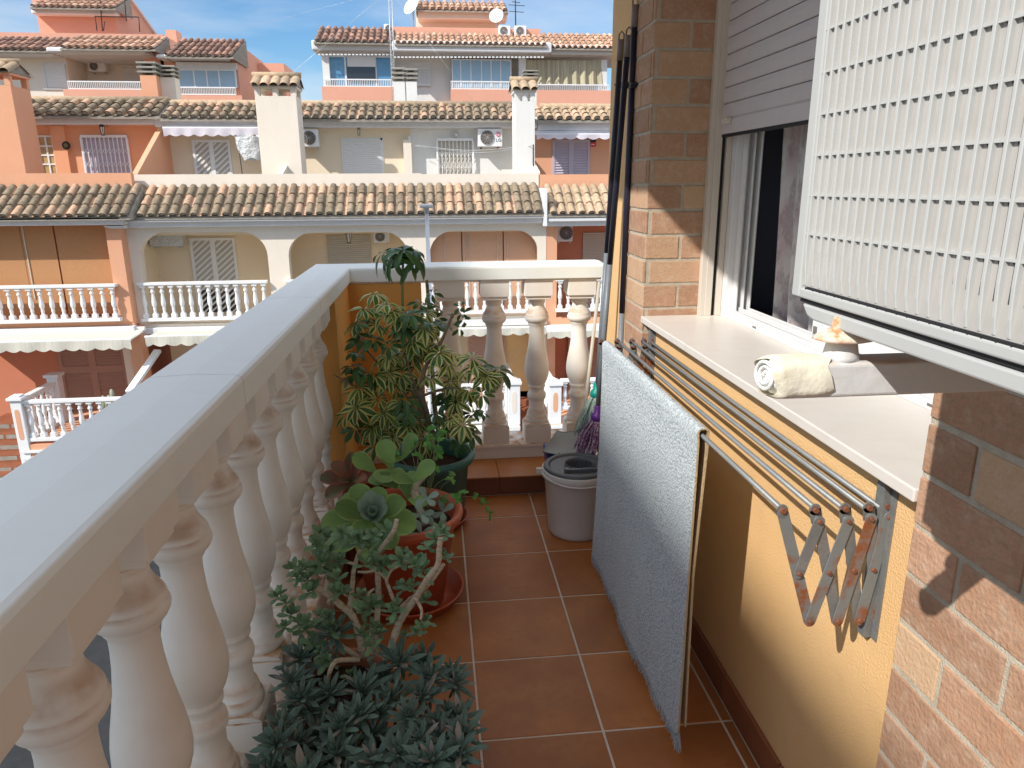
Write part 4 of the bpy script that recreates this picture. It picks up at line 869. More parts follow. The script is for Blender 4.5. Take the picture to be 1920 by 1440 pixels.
for k in range(14):
    p = onY(812 + RU(-14, 14), 822 + RU(-22, 22), 2.48 + RU(-.04, .04)); lobed(p, RU(0.012, 0.018), (RU(-.5, .5), RU(-.9, -.2), RU(.4, 1)))
vine = curve([onY(850, 932, 2.30), onY(872, 932, 2.30), onY(893, 932, 2.30), onY(905, 940, 2.3), onY(915, 955, 2.31), onY(920, 966, 2.32)], 5)
hs.tube(vine, 0.0010, 5, False)
for i, p in enumerate(vine[8:]):
    d = Vector((RU(-.4, .5), RU(-.5, .2), RU(-.7, .8))); hl.ct = RU(-1, 1); leaf(hl, p, d, (0, -1, .4), RU(.016, .026), RU(.007, .011), pr_lance, .1, .2, 3, 4)
hs.build('stem', 'green_stem', hb); hl.build('foliage', 'leaf_herb', hb)

# ---- red edged succulent left of the red pot
rs = thing('red_succulent', 'reddish broad leaved succulent in a small pot beside the balusters', 'potted plant', (-0.30, 2.50, 0.0))
pot(rs, (-0.315, 2.55, 0), 0.06, 0.08, 0.15, 'pot_terra', lip=0.025, rim=0.008)
rl = MB(); rb_ = MB(); c_ = onY(660, 902, 2.50)
rb_.tube(curve([(-0.315, 2.55, 0.12), (-0.32, 2.52, 0.25), c_ - Vector((0, 0, .01))], 5), 0.011, 8); rb_.build('stem', 'pale_stem', rs)
for a, l, w, e_ in ((175, .115, .085, .25), (215, .11, .08, .1), (140, .10, .075, .5), (5, .12, .075, .35), (90, .11, .07, .9), (60, .1, .06, 1.0), (260, .085, .06, .2), (310, .10, .07, .2), (200, .07, .05, .9), (-10, .075, .06, .8)):
    pad(rl, a, l, w, e_, 0.15, 0.0, 0.004, 0.45, c=c_)
rl.build('foliage', 'leaf_red', rs)

# ---- branching pale-stemmed succulent
bs = thing('branching_succulent', 'branching succulent with pale ringed stems and small grey green leaves in terracotta pot', 'potted plant', (-0.17, 1.62, 0.0))
pc = onZ(640, 1285, 0.20)
pot(bs, (pc.x, pc.y, 0.0), 0.085, 0.118, 0.225, 'pot_terra', lip=0.03, rim=0.009)
sm_ = MB(); sl = MB()
def C6(x, y, Y): return onY(400 + x / 3.2, 990 + y / 3.2, Y)
Yb = pc.y
ST = [([(1040, 790, 0.0), (1075, 690, 0), (1110, 580, 0), (1150, 510, -.01), (1220, 410, -.03), (1280, 310, -.05), (1345, 225, -.06), (1355, 130, -.06), (1362, 60, -.06)], .0125),
      ([(1110, 500, 0.0), (1180, 430, .03), (1260, 370, .04), (1330, 290, .05), (1385, 215, .06)], .009),
      ([(1205, 410, -.03), (1235, 460, -.05), (1250, 500, -.06), (1243, 550, -.07)], .006),
      ([(900, 770, 0.02), (880, 660, .02), (835, 530, .03), (760, 460, .03), (690, 400, .03), (610, 355, .03), (530, 325, .04)], .013),
      ([(832, 530, 0.03), (818, 470, .04), (832, 380, .05), (842, 260, .06), (870, 160, .06), (905, 100, .06), (915, 20, .07)], .0085),
      ([(965, 760, 0.04), (975, 640, .05), (985, 500, .06), (990, 380, .06), (985, 250, .05), (990, 150, .04), (1040, 80, .02), (1085, 15, 0), (1100, -50, 0)], .0105),
      ([(985, 250, .05), (920, 265, .06), (865, 262, .06)], .005),
      ([(870, 790, -.02), (800, 790, -.04), (735, 800, -.06), (700, 860, -.07), (685, 950, -.07), (700, 1020, -.06)], .0085),
      ([(880, 780, 0), (800, 730, 0), (750, 695, 0), (700, 680, -.02)], .0085),
      ([(1080, 430, .02), (1050, 350, .03), (1040, 310, .03), (1070, 250, .02), (1120, 225, .02), (1165, 195, .02)], .006),
      ([(1040, 310, .03), (1000, 270, .03), (960, 240, .03)], .005),
      ([(670, 385, .03), (680, 330, .03), (695, 240, .04), (700, 180, .04)], .0075),
      ([(640, 400, .03), (560, 415, .02), (480, 410, .02), (420, 395, .02)], .0055),
      ([(700, 460, .03), (690, 440, .0), (710, 425, -.02)], .006),
      ([(900, 470, .05), (870, 440, .05), (790, 400, .06), (770, 360, .07)], .005),
      ([(950, 470, .0), (930, 400, .0), (965, 365, 0)], .005), ([(845, 215, .05), (800, 205, .05), (745, 190, .05)], .005)]
for pts, r_ in ST:
    c_ = curve([C6(x, y, Yb + dy) for x, y, dy in pts], 6)
    sm_.tube(c_, [r_ * (1 - 0.4 * i / len(c_)) * (1.08 if i % 3 == 0 else 0.96) * 0.82 for i in range(len(c_))], 9)
def cluster(c, R_, n, up_=None):
    c = Vector(c); up_ = Vector(up_ or (RU(-.4, .4), RU(-.6, 0), 1)).normalized(); e = up_.orthogonal().normalized(); f_ = up_.cross(e); a0 = RU(0, 6)
    for k in range(n):
        a = a0 + 2.4 * k; el_ = 1.25 - 1.35 * k / n
        d = (e * cos(a) + f_ * sin(a)) * cos(el_) + up_ * sin(el_); n_ = up_ * cos(el_) - (e * cos(a) + f_ * sin(a)) * sin(el_); sl.ct = RU(-1, 1)
        l = R_ * RU(0.75, 1.1) * (0.6 + 0.4 * k / n)
        leaf(sl, c - up_ * 0.012 * k / n, d, n_, l, l * 0.66, pr_obov, 0.2, 0.08, 4, 5, 0.0030)
CL = [(1330, 60), (1385, 25), (1300, 110), (1365, 10), (1400, 175), (1375, 160), (1245, 185), (1210, 220), (1285, 285), (1190, 345), (1260, 240), (1150, 155), (1180, 200), (1120, 180), (905, 40), (870, 70), (940, 90), (820, 60), (960, 185), (910, 210), (1010, 220), (1040, 200), (980, 160), (700, 140), (750, 195), (650, 200), (690, 250), (640, 120), (540, 230), (480, 240), (620, 250), (560, 300), (500, 290), (400, 385), (430, 440), (380, 410), (590, 370), (740, 350), (745, 295), (465, 510), (430, 585), (520, 560), (640, 520), (560, 600), (690, 530), (950, 460), (900, 490), (990, 440), (960, 590), (880, 630), (1000, 620), (640, 740), (600, 690), (680, 800), (1245, 590), (1280, 550), (1215, 620), (1090, 560), (1070, 500), (980, 730), (940, 700), (1150, 640), (640, 30), (690, 60), (620, 90), (1040, 10), (960, 40), (1090, 480), (1130, 360), (880, 400), (760, 380), (1270, 430), (700, 590), (820, 880), (1100, 460), (540, 90 + 140), (1010, 60), (770, 30), (730, 800), (560, 560), (930, 650)]
for x, y in CL:
    cluster(C6(x, y, Yb + RU(-0.03, 0.07)), RU(0.030, 0.042), random.choice((8, 9, 10, 11)))
sm_.build('stem', 'pale_stem', bs); sl.build('foliage', 'leaf_small', bs)

# ---- trough of blue-green rosettes
tr_ = thing('succulent_trough', 'long trough overflowing with dark blue green spiky rosette succulents', 'planter', (-0.14, 1.25, 0.0))
b = MB(); 
xa, xb, ya, yb = -0.345, -0.075, 0.55, 1.46
b.prism([(xa + .02, 0.0), (xb - .02, 0.0), (xb, 0.17), (xa, 0.17)], ya, yb); b.box(xa - .012, xb + .012, ya - .012, yb + .012, 0.155, 0.18)
b.build('trough', 'pot_terra', tr_, bevel=0.006)
b = MB(); b.grid(lambda u, v: (xa + .01 + (xb - xa - .02) * u, ya + .01 + (yb - ya - .02) * v, 0.182 + 0.004 * sin(u * 20 + v * 33)), 10, 24); b.build('soil', 'soil', tr_)
ros = []
for x, y in ((710, 615), (1110, 790), (1300, 885), (1255, 790), (1460, 925), (1430, 860), (1250, 1000), (880, 960), (580, 1090), (870, 1110), (960, 1220), (1170, 1130), (1370, 1265), (1420, 1110), (1490, 1130), (1500, 1225), (1110, 1350), (730, 1345), (500, 1290), (250, 1300), (960, 1400), (1450, 1390), (340, 1440), (350, 780), (330, 940), (1060, 1010), (630, 1230), (840, 1380), (1310, 1390), (690, 980), (1230, 1260), (410, 1180), (1020, 880), (760, 1180), (600, 1430), (180, 1430), (1180, 1460), (1330, 1180), (1480, 1330), (430, 900), (520, 1010), (1220, 1420), (460, 740), (980, 1100), (800, 1260)):
    ros.append((400 + x / 3.2, 990 + y / 3.2))
for k in range(30): ros.append((RU(470, 870), RU(1450, 1700)))
rm = []
def rosette_mesh(seed, up_):
    random.seed(seed); B = MB(); up_ = Vector(up_).normalized(); e = up_.orthogonal().normalized(); f_ = up_.cross(e); a0 = RU(0, 6); n = random.choice((22, 25, 28, 31)); R_ = 0.068
    for k in range(n):
        a = a0 + 2.39996 * k; t = k / n; el_ = 1.35 - 1.45 * t ** 0.85
        d = (e * cos(a) + f_ * sin(a)) * cos(el_) + up_ * sin(el_); n_ = up_ * cos(el_) - (e * cos(a) + f_ * sin(a)) * sin(el_); B.ct = RU(-0.8, 0.42) if RN() > .08 else 0.9
        l = R_ * (0.38 + 0.62 * min(1, t * 1.5)) * RU(0.88, 1.12)
        leaf(B, -up_ * 0.02 * t, d, n_, l, l * 0.215, pr_succ, 0.30, -0.16 + 0.20 * t, 4, 7, 0.0062)
    B.ct = 0; B.tube([-up_ * 0.012, -up_ * 0.04 + Vector((0.004, 0, -.01)), Vector((RU(-.01, .01), RU(-.01, .01), -0.10))], 0.0045, 6)
    return B
src = []
for k in range(8):
    B = rosette_mesh(50 + k, (RU(-.35, .35), RU(-.65, .1), 1)); me_ = B.build('rosette', 'leaf_blue', tr_, loc=(0, 0, 0)); src.append(me_)
random.seed(91); used = set()
for i, (px, py) in enumerate(ros):
    h = RU(0.23, 0.30); 
    if i < 8: h = (0.36, 0.30, 0.28, 0.27, 0.26, 0.26, 0.27, 0.28)[i]
    p = onZ(px, py, h)
    if p.x < -0.385: p.x = -0.385 + RU(0, .02)
    l = p - Vector(tr_.location); s_ = src[i % 8]
    if i < 8: o = s_; o.location = l
    else: o = dup(s_, tr_, l)
    o.rotation_euler = (0, 0, RU(-0.9, 0.9)); k_ = RU(0.75, 1.15); o.scale = (k_, k_, k_)
# filler foliage low in the trough
b = MB(); random.seed(5)
for k in range(260):
    p = Vector((RU(xa - .03, xb + .03), RU(ya, yb), RU(0.17, 0.22))); b.ct = RU(-1, 0.2)
    leaf(b, p, (RU(-1, 1), RU(-1, 1), RU(0.1, 1)), (0, 0, 1), RU(.03, .055), RU(.008, .013), pr_succ, .2, .1, 3, 4, .003)
b.build('low_foliage', 'leaf_dark', tr_)
# ================================================================== THE STREET OPPOSITE
def rects(name, m_, parent, lst, bevel=0.0, seg=1):
    b = MB()
    for r in lst:
        px0, py0, px1, py1, Y = r[:5]; fr = r[5] if len(r) > 5 else 0.0; bk = r[6] if len(r) > 6 else 0.1
        wr(b, px0, py0, px1, py1, Y, fr, bk)
    return b.build(name, m_, parent, bevel=bevel, seg=seg)
def rects_each(name, m_, parent, lst, bevel=0.0, seg=1):
    for r in lst: rects(name, m_, parent, [r], bevel, seg)
def roof(parent, xl, xr, pye, Ye, pyt, Yt, pitch, rows, m_, seg=6, xref=None, name='roof', mort=True, over=0.0):
    cx = (xl + xr) / 2 if xref is None else xref
    x0 = onY(xl, pye, Ye).x; x1 = onY(xr, pye, Ye).x; ze = onY(cx, pye, Ye).z; zt = onY(cx, pyt, Yt).z
    n = max(1, round((x1 - x0) / pitch)); p = (x1 - x0) / n; r_ = p * 0.34
    b = MB(); Ls = sqrt((Yt - Ye) ** 2 + (zt - ze) ** 2); d = Vector((0, (Yt - Ye) / Ls, (zt - ze) / Ls)); nn = Vector((0, -d.z, d.y))
    tl = Ls / rows; b.cm = 0
    for i in range(n):
        xc = x0 + p * (i + 0.5)
        for j in range(rows):
            s0, s1 = j * tl - (0.02 if j else 0.0), (j + 1) * tl + 0.03
            for kind_ in (0, 1):
                b.ct = RU(-1, 1); q0 = len(b.v); jx = RU(-.006, .006); jz = RU(0, .006); xx = xc if kind_ == 0 else xc + p / 2
                if kind_ == 1 and i == n - 1: continue
                for s_, rr, hh in ((s0, r_ * 1.06, 0.018), (s1, r_ * 0.92, -0.004)):
                    for k in range(seg + 1):
                        a = pi * k / seg
                        if kind_ == 0: o_ = Vector((-cos(a) * rr + jx, 0, 0)) + nn * (sin(a) * rr * 0.88 + hh + jz + 0.035)
                        else: o_ = Vector((-cos(a) * rr * 0.9 + jx, 0, 0)) + nn * (-sin(a) * rr * 0.45 + 0.05 + hh)
                        b.v.append(tuple(Vector((xx, Ye, ze)) + d * s_ + o_))
                for k in range(seg):
                    a = q0 + k; 
                    b.face([a, a + 1, a + seg + 2, a + seg + 1] if kind_ == 0 else [a, a + seg + 1, a + seg + 2, a + 1], True)
            if kind_ and j == 0 and mort:
                q0 = len(b.v); b.cm = 1
                for k in range(seg + 1):
                    a = pi * k / seg; b.v.append(tuple(Vector((xc - cos(a) * r_ * 1.0, Ye, ze)) + d * 0.03 + nn * (sin(a) * r_ * 0.84 + 0.04)))
                b.face([q0 + k for k in range(seg + 1)]); b.cm = 0
    b.cm = 1; q0 = len(b.v)
    for y, z in ((Ye + 0.02, ze), (Yt, zt)):
        for x in (x0, x1): b.v.append((x, y, z + 0.012))
    b.face([q0, q0 + 1, q0 + 3, q0 + 2])
    q0 = len(b.v)
    for x in (x0, x1):
        b.v += [(x, Ye + .02, ze + .012), (x, Yt, zt + .012), (x, Yt, ze - 0.06), (x, Ye + .02, ze - .06)]
    b.face([q0, q0 + 1, q0 + 2, q0 + 3]); b.face([q0 + 7, q0 + 6, q0 + 5, q0 + 4]); b.face([q0, q0 + 3, q0 + 7, q0 + 4])
    return b.build(name, [m_, 'roof_mortar'], parent)
SPROF = [(0.060, 0.0), (0.060, 0.13), (0.05, 0.15), (0.036, 0.17), (0.036, 0.24), (0.045, 0.27), (0.036, 0.30), (0.036, 0.33), (0.05, 0.37), (0.060, 0.43), (0.058, 0.49), (0.046, 0.60), (0.035, 0.72), (0.036, 0.76), (0.058, 0.79), (0.05, 0.82), (0.034, 0.86), (0.036, 0.90), (0.055, 0.92), (0.058, 1.0)]
SB = {}
def smallbal(h, parent, loc):
    key = round(h, 2)
    if key not in SB:
        b = MB(); b.lathe([(r_, z * h) for r_, z in SPROF], n=10); b.box(-.058, .058, -.058, .058, 0, .13 * h); b.box(-.06, .06, -.06, .06, .93 * h, h)
        o = b.build('baluster', 'opp_white', parent, loc=loc); SB[key] = o; return o
    return dup(SB[key], parent, loc)
def abs_off(p):
    off = Vector((0, 0, 0))
    while p: off += p.location; p = p.parent
    return off
def balus_run(parent, a, b_, ztop, zbot, pitch=0.2225, rail_w=0.17, name='balustrade', rail=True):
    """balustrade between plan points a and b"""
    a = Vector((a[0], a[1], 0)); b2 = Vector((b_[0], b_[1], 0)); L_ = (b2 - a).length; d = (b2 - a).normalized(); n = max(1, int(L_ / pitch)); st_ = L_ / n
    m = MB(); up_ = Vector((0, 0, 1))
    m.obox(a + up_ * (ztop - 0.035), b2 + up_ * (ztop - 0.035), rail_w, 0.07); m.obox(a + up_ * (zbot + 0.04), b2 + up_ * (zbot + 0.04), rail_w, 0.08)
    o = m.build(name, 'opp_white', parent, bevel=0.008, seg=1); base = abs_off(parent) + o.location   # = world origin
    for k in range(n):
        p = a + d * (st_ * (k + 0.5)) + up_ * (zbot + 0.08); smallbal(ztop - zbot - 0.15, o, p)
    return o
def louvre(parent, px0, py0, px1, py1, Y, m_, cols=2, mids=(), pitch=0.07, name='shutter', frame=0.05):
    """louvred shutter: frame, stiles and slats"""
    cx, cy = (px0 + px1) / 2, (py0 + py1) / 2
    x0, x1 = onY(px0, cy, Y).x, onY(px1, cy, Y).x; z0, z1 = onY(cx, py1, Y).z, onY(cx, py0, Y).z
    b = MB(); b.box(x0, x1, Y + 0.03, Y + 0.05, z0, z1)
    w = (x1 - x0) / cols
    zs = [z0] + [onY(cx, m, Y).z for m in mids] + [z1]; zs.sort()
    for c in range(cols):
        xa, xb = x0 + c * w, x0 + (c + 1) * w
        for i in range(len(zs) - 1):
            za, zb = zs[i], zs[i + 1]; f = frame
            b.box(xa, xa + f, Y, Y + 0.03, za, zb); b.box(xb - f, xb, Y, Y + 0.03, za, zb); b.box(xa + f, xb - f, Y, Y + 0.03, za, za + f); b.box(xa + f, xb - f, Y, Y + 0.03, zb - f, zb)
            z = za + f + 0.01
            while z < zb - f - 0.01:
                b.prism([(Y + 0.004, z), (Y + 0.026, z + pitch * 0.55), (Y + 0.03, z + pitch * 0.55), (Y + 0.03, z)], xa + f, xb - f, 'x'); z += pitch
    return b.build(name, m_, parent)
def roller(parent, px0, py0, px1, py1, Y, m_='shutter_white', name='roller_shutter', pitch=0.055):
    cx, cy = (px0 + px1) / 2, (py0 + py1) / 2
    x0, x1 = onY(px0, cy, Y).x, onY(px1, cy, Y).x; z0, z1 = onY(cx, py1, Y).z, onY(cx, py0, Y).z
    b = MB(); z = z0
    while z < z1:
        b.prism([(Y + 0.012, z), (Y, z + 0.012), (Y, z + pitch - 0.012), (Y + 0.012, z + pitch), (Y + 0.03, z + pitch), (Y + 0.03, z)], x0, x1, 'x'); z += pitch
    return b.build(name, m_, parent)
def acunit(px0, py0, px1, py1, Y, label, parent_group, flip=False, logo=None, wrap=False, side='l'):
    cx, cy = (px0 + px1) / 2, (py0 + py1) / 2
    x0, x1 = onY(px0, cy, Y).x, onY(px1, cy, Y).x; z0, z1 = onY(cx, py1, Y).z, onY(cx, py0, Y).z; h = z1 - z0; w = x1 - x0
    o = thing('air_conditioner', label, 'air conditioner', ((x0 + x1) / 2, Y + 0.15, z0), parent_group)
    b = MB(); b.box(x0, x1, Y, Y + 0.30, z0, z1)
    b.build('casing', 'plastic_wrap' if wrap else 'opp_white', o, bevel=0.02, seg=2)
    if not wrap:
        fx = x0 + h * 0.55 if not flip else x1 - h * 0.55
        b = MB(); b.disc_y(fx, (z0 + z1) / 2, Y - 0.012, h * 0.41, 0.012, 28); b.build('fan_grille', 'fan_dark', o)
        b = MB()
        for k in range(1, 6):
            r_ = h * 0.41 * k / 5.2; pts = [(fx + r_ * cos(a), Y - 0.018, (z0 + z1) / 2 + r_ * sin(a)) for a in [2 * pi * t / 24 for t in range(25)]]
            b.tube(pts, 0.0035 if k < 5 else 0.008, 4, False)
        for k in range(12):
            a = 2 * pi * k / 12; b.tube([(fx, Y - 0.018, (z0 + z1) / 2), (fx + h * .41 * cos(a), Y - 0.018, (z0 + z1) / 2 + h * .41 * sin(a))], 0.003, 4, False)
        b.build('fan_guard', 'galv', o)
    for x in (x0 + w * 0.15, x1 - w * 0.15):
        b = MB(); b.box(x - 0.015, x + 0.015, Y + 0.02, Y + 0.42, z0 - 0.05, z0 - 0.01); b.box(x - 0.015, x + 0.015, Y + 0.38, Y + 0.42, z0 - 0.05, z0 + 0.25)
        b.build('bracket', 'rust' if logo else 'galv', o)
    return o, (x0, x1, z0, z1)
def awning(pxa, pxb, pyt, pyr, pyb, Yw, Yf_, m_, label, wave=0.33, group='awnings over the ground floor openings', side_arm=True):
    """folded-arm awning: sloped cloth from the wall to the front bar, scalloped valance below it"""
    cx = (pxa + pxb) / 2
    zt = onY(cx, pyt, Yw).z; zr = onY(cx, pyr, Yf_).z; zb = onY(cx, pyb, Yf_).z; x0 = onY(pxa, pyr, Yf_).x; x1 = onY(pxb, pyr, Yf_).x
    o = thing('awning', label, 'awning', ((x0 + x1) / 2, Yf_, zr), group)
    b = MB(); b.grid(lambda u, v: (x0 + (x1 - x0) * u, Yw + (Yf_ - Yw) * v, zt + (zr - zt) * v - 0.05 * sin(pi * v) * (0.5 + 0.5 * sin(u * 9)) * 0.6), 30, 6)
    n = max(1, round((x1 - x0) / wave)); 
    b.grid(lambda u, v: (x0 + (x1 - x0) * u, Yf_ - 0.035 + 0.02 * sin(u * 40) * v, zr + (zb - zr) * v + 0.055 * v * (abs(cos(pi * u * n)) - 0.5) * -1), n * 8, 3)
    b.build('cloth', m_, o)
    b = MB(); b.obox((x0 - 0.02, Yf_, zr), (x1 + 0.02, Yf_, zr), 0.05, 0.06); b.build('front_bar', 'opp_white', o, bevel=0.01)
    b = MB(); b.box(x0, x1, Yw - 0.02, Yw + 0.08, zt - 0.04, zt + 0.05)
    if side_arm:
        for x in (x0 + .06, x1 - .06): b.obox((x, Yw, zt - .06), (x, Yf_, zr - .02), 0.04, 0.05)
    b.build('cassette', 'opp_white', o)
    return o
def bars(parent, px0, py0, px1, py1, Y, n, name='railing', m_='opp_white', r_=0.014, rails=2):
    cx, cy = (px0 + px1) / 2, (py0 + py1) / 2
    x0, x1 = onY(px0, cy, Y).x, onY(px1, cy, Y).x; z0, z1 = onY(cx, py1, Y).z, onY(cx, py0, Y).z
    b = MB(); b.box(x0, x1, Y - 0.02, Y + 0.02, z1 - 0.05, z1); b.box(x0, x1, Y - 0.02, Y + 0.02, z0, z0 + 0.04)
    for k in range(n + 1):
        x = x0 + (x1 - x0) * k / n; b.box(x - r_, x + r_, Y - r_, Y + r_, z0, z1)
    return b.build(name, m_, parent)
def lattice(parent, px0, py0, px1, py1, Y, n, name='folding_grille', m_='opp_white'):
    cx, cy = (px0 + px1) / 2, (py0 + py1) / 2
    x0, x1 = onY(px0, cy, Y).x, onY(px1, cy, Y).x; z0, z1 = onY(cx, py1, Y).z, onY(cx, py0, Y).z
    b = MB(); b.box(x0 - .03, x1 + .03, Y - .03, Y + .02, z1, z1 + 0.07); b.box(x0 - .05, x0, Y - .03, Y + .02, z0, z1); b.box(x1, x1 + .05, Y - .03, Y + .02, z0, z1)
    w = (x1 - x0) / n
    for k in range(n + 1):
        x = x0 + w * k; b.box(x - .011, x + .011, Y - .012, Y + .012, z0, z1)
    z = z0 + 0.1; s_ = 0
    while z < z1 - 0.25:
        for k in range(n):
            xa, xb = x0 + w * k, x0 + w * (k + 1)
            for q_ in (1, -1): b.obox((xa, Y - .02, z + (0 if q_ > 0 else w * 1.5)), (xb, Y - .02, z + (w * 1.5 if q_ > 0 else 0)), 0.016, 0.006)
        z += w * 3.0
    return b.build(name, m_, parent)
def slatdoor(parent, px0, py0, px1, py1, Y, back='shutter_white'):
    """double door with diagonal glazing bars"""
    cx, cy = (px0 + px1) / 2, (py0 + py1) / 2
    x0, x1 = onY(px0, cy, Y).x, onY(px1, cy, Y).x; z0, z1 = onY(cx, py1, Y).z, onY(cx, py0, Y).z
    b = MB(); w = (x1 - x0); xm = (x0 + x1) / 2; f = 0.07
    b.box(x0, x0 + f, Y, Y + .055, z0, z1 - f); b.box(x1 - f, x1, Y, Y + .055, z0, z1 - f); b.box(x0, x1, Y - .002, Y + .055, z1 - f, z1); b.box(xm - f * .9, xm + f * .9, Y - .01, Y + .06, z0, z1)
    for xa, xb in ((x0 + f, xm - f * .9), (xm + f * .9, x1 - f)):
        z = z0 - (xb - xa)
        while z < z1:
            a0, a1 = z, z + (xb - xa) * 0.85
            pa, pb = xa, xb
            if a0 < z0: pa = xa + (z0 - a0) / (a1 - a0) * (xb - xa); a0 = z0
            if a1 > z1 - f: pb = xa + (z1 - f - z) / ((xb - xa) * .85) * (xb - xa); a1 = z1 - f
            if pb - pa > 0.02: b.obox((pa, Y + .02, a0), (pb, Y + .02, a1), 0.045, 0.02, (0, 1, 0))
            z += 0.155
    d = b.build('door', 'opp_white', parent)
    b = MB(); b.box(x0 + f, x1 - f, Y + .04, Y + .055, (z0 + (z1 - z0) * .42) if back == 'half' else z0, z1 - f); b.build('blind', 'shutter_grey', d)
    if back == 'half':
        b = MB(); b.box(x0 + f, x1 - f, Y + .045, Y + .056, z0, z0 + (z1 - z0) * .42); b.build('pane', 'dark_glass', d)
    return d
def frame(parent, px0, py0, px1, py1, Y, m_='opp_white', glass='far_glass', mull=(), trans_=(), f=0.05, name='window', depth=0.05):
    cx, cy = (px0 + px1) / 2, (py0 + py1) / 2
    x0, x1 = onY(px0, cy, Y).x, onY(px1, cy, Y).x; z0, z1 = onY(cx, py1, Y).z, onY(cx, py0, Y).z
    b = MB(); b.box(x0, x0 + f, Y, Y + depth, z0 + f, z1 - f); b.box(x1 - f, x1, Y, Y + depth, z0 + f, z1 - f); b.box(x0, x1, Y, Y + depth, z1 - f, z1); b.box(x0, x1, Y, Y + depth, z0, z0 + f)
    for m in mull: x = onY(m, cy, Y).x; b.box(x - f / 2, x + f / 2, Y + .002, Y + depth, z0, z1)
    for m in trans_: z = onY(cx, m, Y).z; b.box(x0, x1, Y + .004, Y + depth, z - f / 2, z + f / 2)
    w = b.build(name, m_, parent)
    b = MB(); b.box(x0 + f * .5, x1 - f * .5, Y + depth * .6, Y + depth * .9, z0 + f * .5, z1 - f * .5); b.build('pane', glass, w)
    return w
def lantern(px, py, Y, label, s_=1.0, cat='lamp', m_='lantern_brass', grp=None):
    p = onY(px, py, Y); o = thing('wall_lantern', label, cat, p, grp); x, y, z = p
    b = MB(); b.lathe([(0.09 * s_, 0.12 * s_), (0.10 * s_, 0.13 * s_), (0.03 * s_, 0.21 * s_), (0.012 * s_, 0.24 * s_)], (x, y, z), 6, smooth=False)
    for k in range(6):
        a = 2 * pi * k / 6; b.tube([(x + .08 * s_ * cos(a), y + .08 * s_ * sin(a), z + .12 * s_), (x + .045 * s_ * cos(a), y + .045 * s_ * sin(a), z - .13 * s_)], .008 * s_, 4)
    b.lathe([(0.05 * s_, -.15 * s_), (0.05 * s_, -.13 * s_)], (x, y, z), 6); b.tube([(x, y, z + .22 * s_), (x, y + .12, z + .26 * s_), (x, y + .35, z + .16 * s_)], .012, 6)
    b.build('frame', m_, o)
    b = MB(); b.lathe([(0.04 * s_, -.12 * s_), (0.075 * s_, .115 * s_)], (x, y, z), 6, smooth=False); b.build('glass', 'lamp_glass', o)
    return o

YF1, YR, YT, YU = 19.0, 20.7, 22.6, 21.9
ROADZ = -5.35
# ------------------------------------------------ cream house in the middle
hB = thing('cream_house', 'cream terraced house with three arched balconies and an old tiled roof', 'house', (-2.2, 21, ROADZ))
def Xp(px, py, Y): return onY(px, py, Y).x
def Zp(px, py, Y): return onY(px, py, Y).z
xL, xR = Xp(236, 480, YF1), Xp(1024, 480, YF1)
ztopB = Zp(630, 420, YF1); zb1 = Zp(600, 601, YF1)
b = MB()
ops = [(262, 502, 433, 0.42), (541, 765, 433, 0.42), (806, 1010, 430, 0.45)]
edges = [xL]
zh = Zp(400, 433, YF1)
for a, c, t, rr in ops:
    xa, xb = Xp(a, 480, YF1), Xp(c, 480, YF1); zt_ = Zp((a + c) / 2, t, YF1)
    edges += [xa, xb]
    # spandrel above the opening: rounded corners
    R2 = 0.62 if rr else 0; poly = [(xa, ztopB), (xa, zt_ - R2)]
    poly += [(xa + R2 * (1 - cos(q_)), zt_ - R2 + R2 * 0.95 * sin(q_)) for q_ in [pi / 2 * k / 8 for k in range(1, 9)]]
    poly += [(xb - R2 * (1 - cos(q_)), zt_ - R2 + R2 * 0.95 * sin(q_)) for q_ in [pi / 2 * (8 - k) / 8 for k in range(0, 9)]]
    poly += [(xb, ztopB)]
    b.prism(poly, YF1, YF1 + 0.28)
edges.append(xR)
for i in range(0, len(edges), 2): b.box(edges[i], edges[i + 1], YF1, YF1 + 0.28, zb1, ztopB)
b.box(xL, xR, YF1, YF1 + 0.28, Zp(600, 606, YF1), zb1)
for px in (240, 520, 783, 1016):     # ground floor piers
    x = Xp(px, 640, YF1); b.box(x - .17, x + .17, YF1 + .02, YF1 + .3, ROADZ, Zp(600, 617, YF1))
b.build('front_wall', 'cream', hB)
b = MB(); b.box(xL, xR, YR, YR + 3.5, zb1 - 0.1, ztopB); b.box(xL, xR, YF1 + .28, YR, ztopB - .25, ztopB); b.box(xL - .02, xL + .12, YF1 + .28, YR, zb1, ztopB); b.box(xR - .12, xR + .02, YF1 + .28, YR, zb1, ztopB)
for px in (520, 783): x = Xp(px, 480, YF1 + .8); b.box(x - .08, x + .08, YF1 + .28, YR, zb1, ztopB)
b.build('recess_wall', 'cream_warm', hB)
b = MB(); b.box(xL, xR, YF1 + .03, YR + .2, Zp(600, 617, YF1), zb1 + .01); b.build('balcony_slab', 'cream', hB)
b = MB(); b.box(xL, xR, YR + .4, YR + 3.6, ROADZ, zb1); b.build('ground_wall', 'cream_warm', hB)
rects('cornice', 'cornice_white', hB, [(236, 411, 1024, 422, YF1, 0.20, 0.1), (236, 406, 1024, 412, YF1, 0.34, 0.1), (262, 605, 1024, 617, YF1, 0.10, 0.05)], bevel=0.02, seg=2)
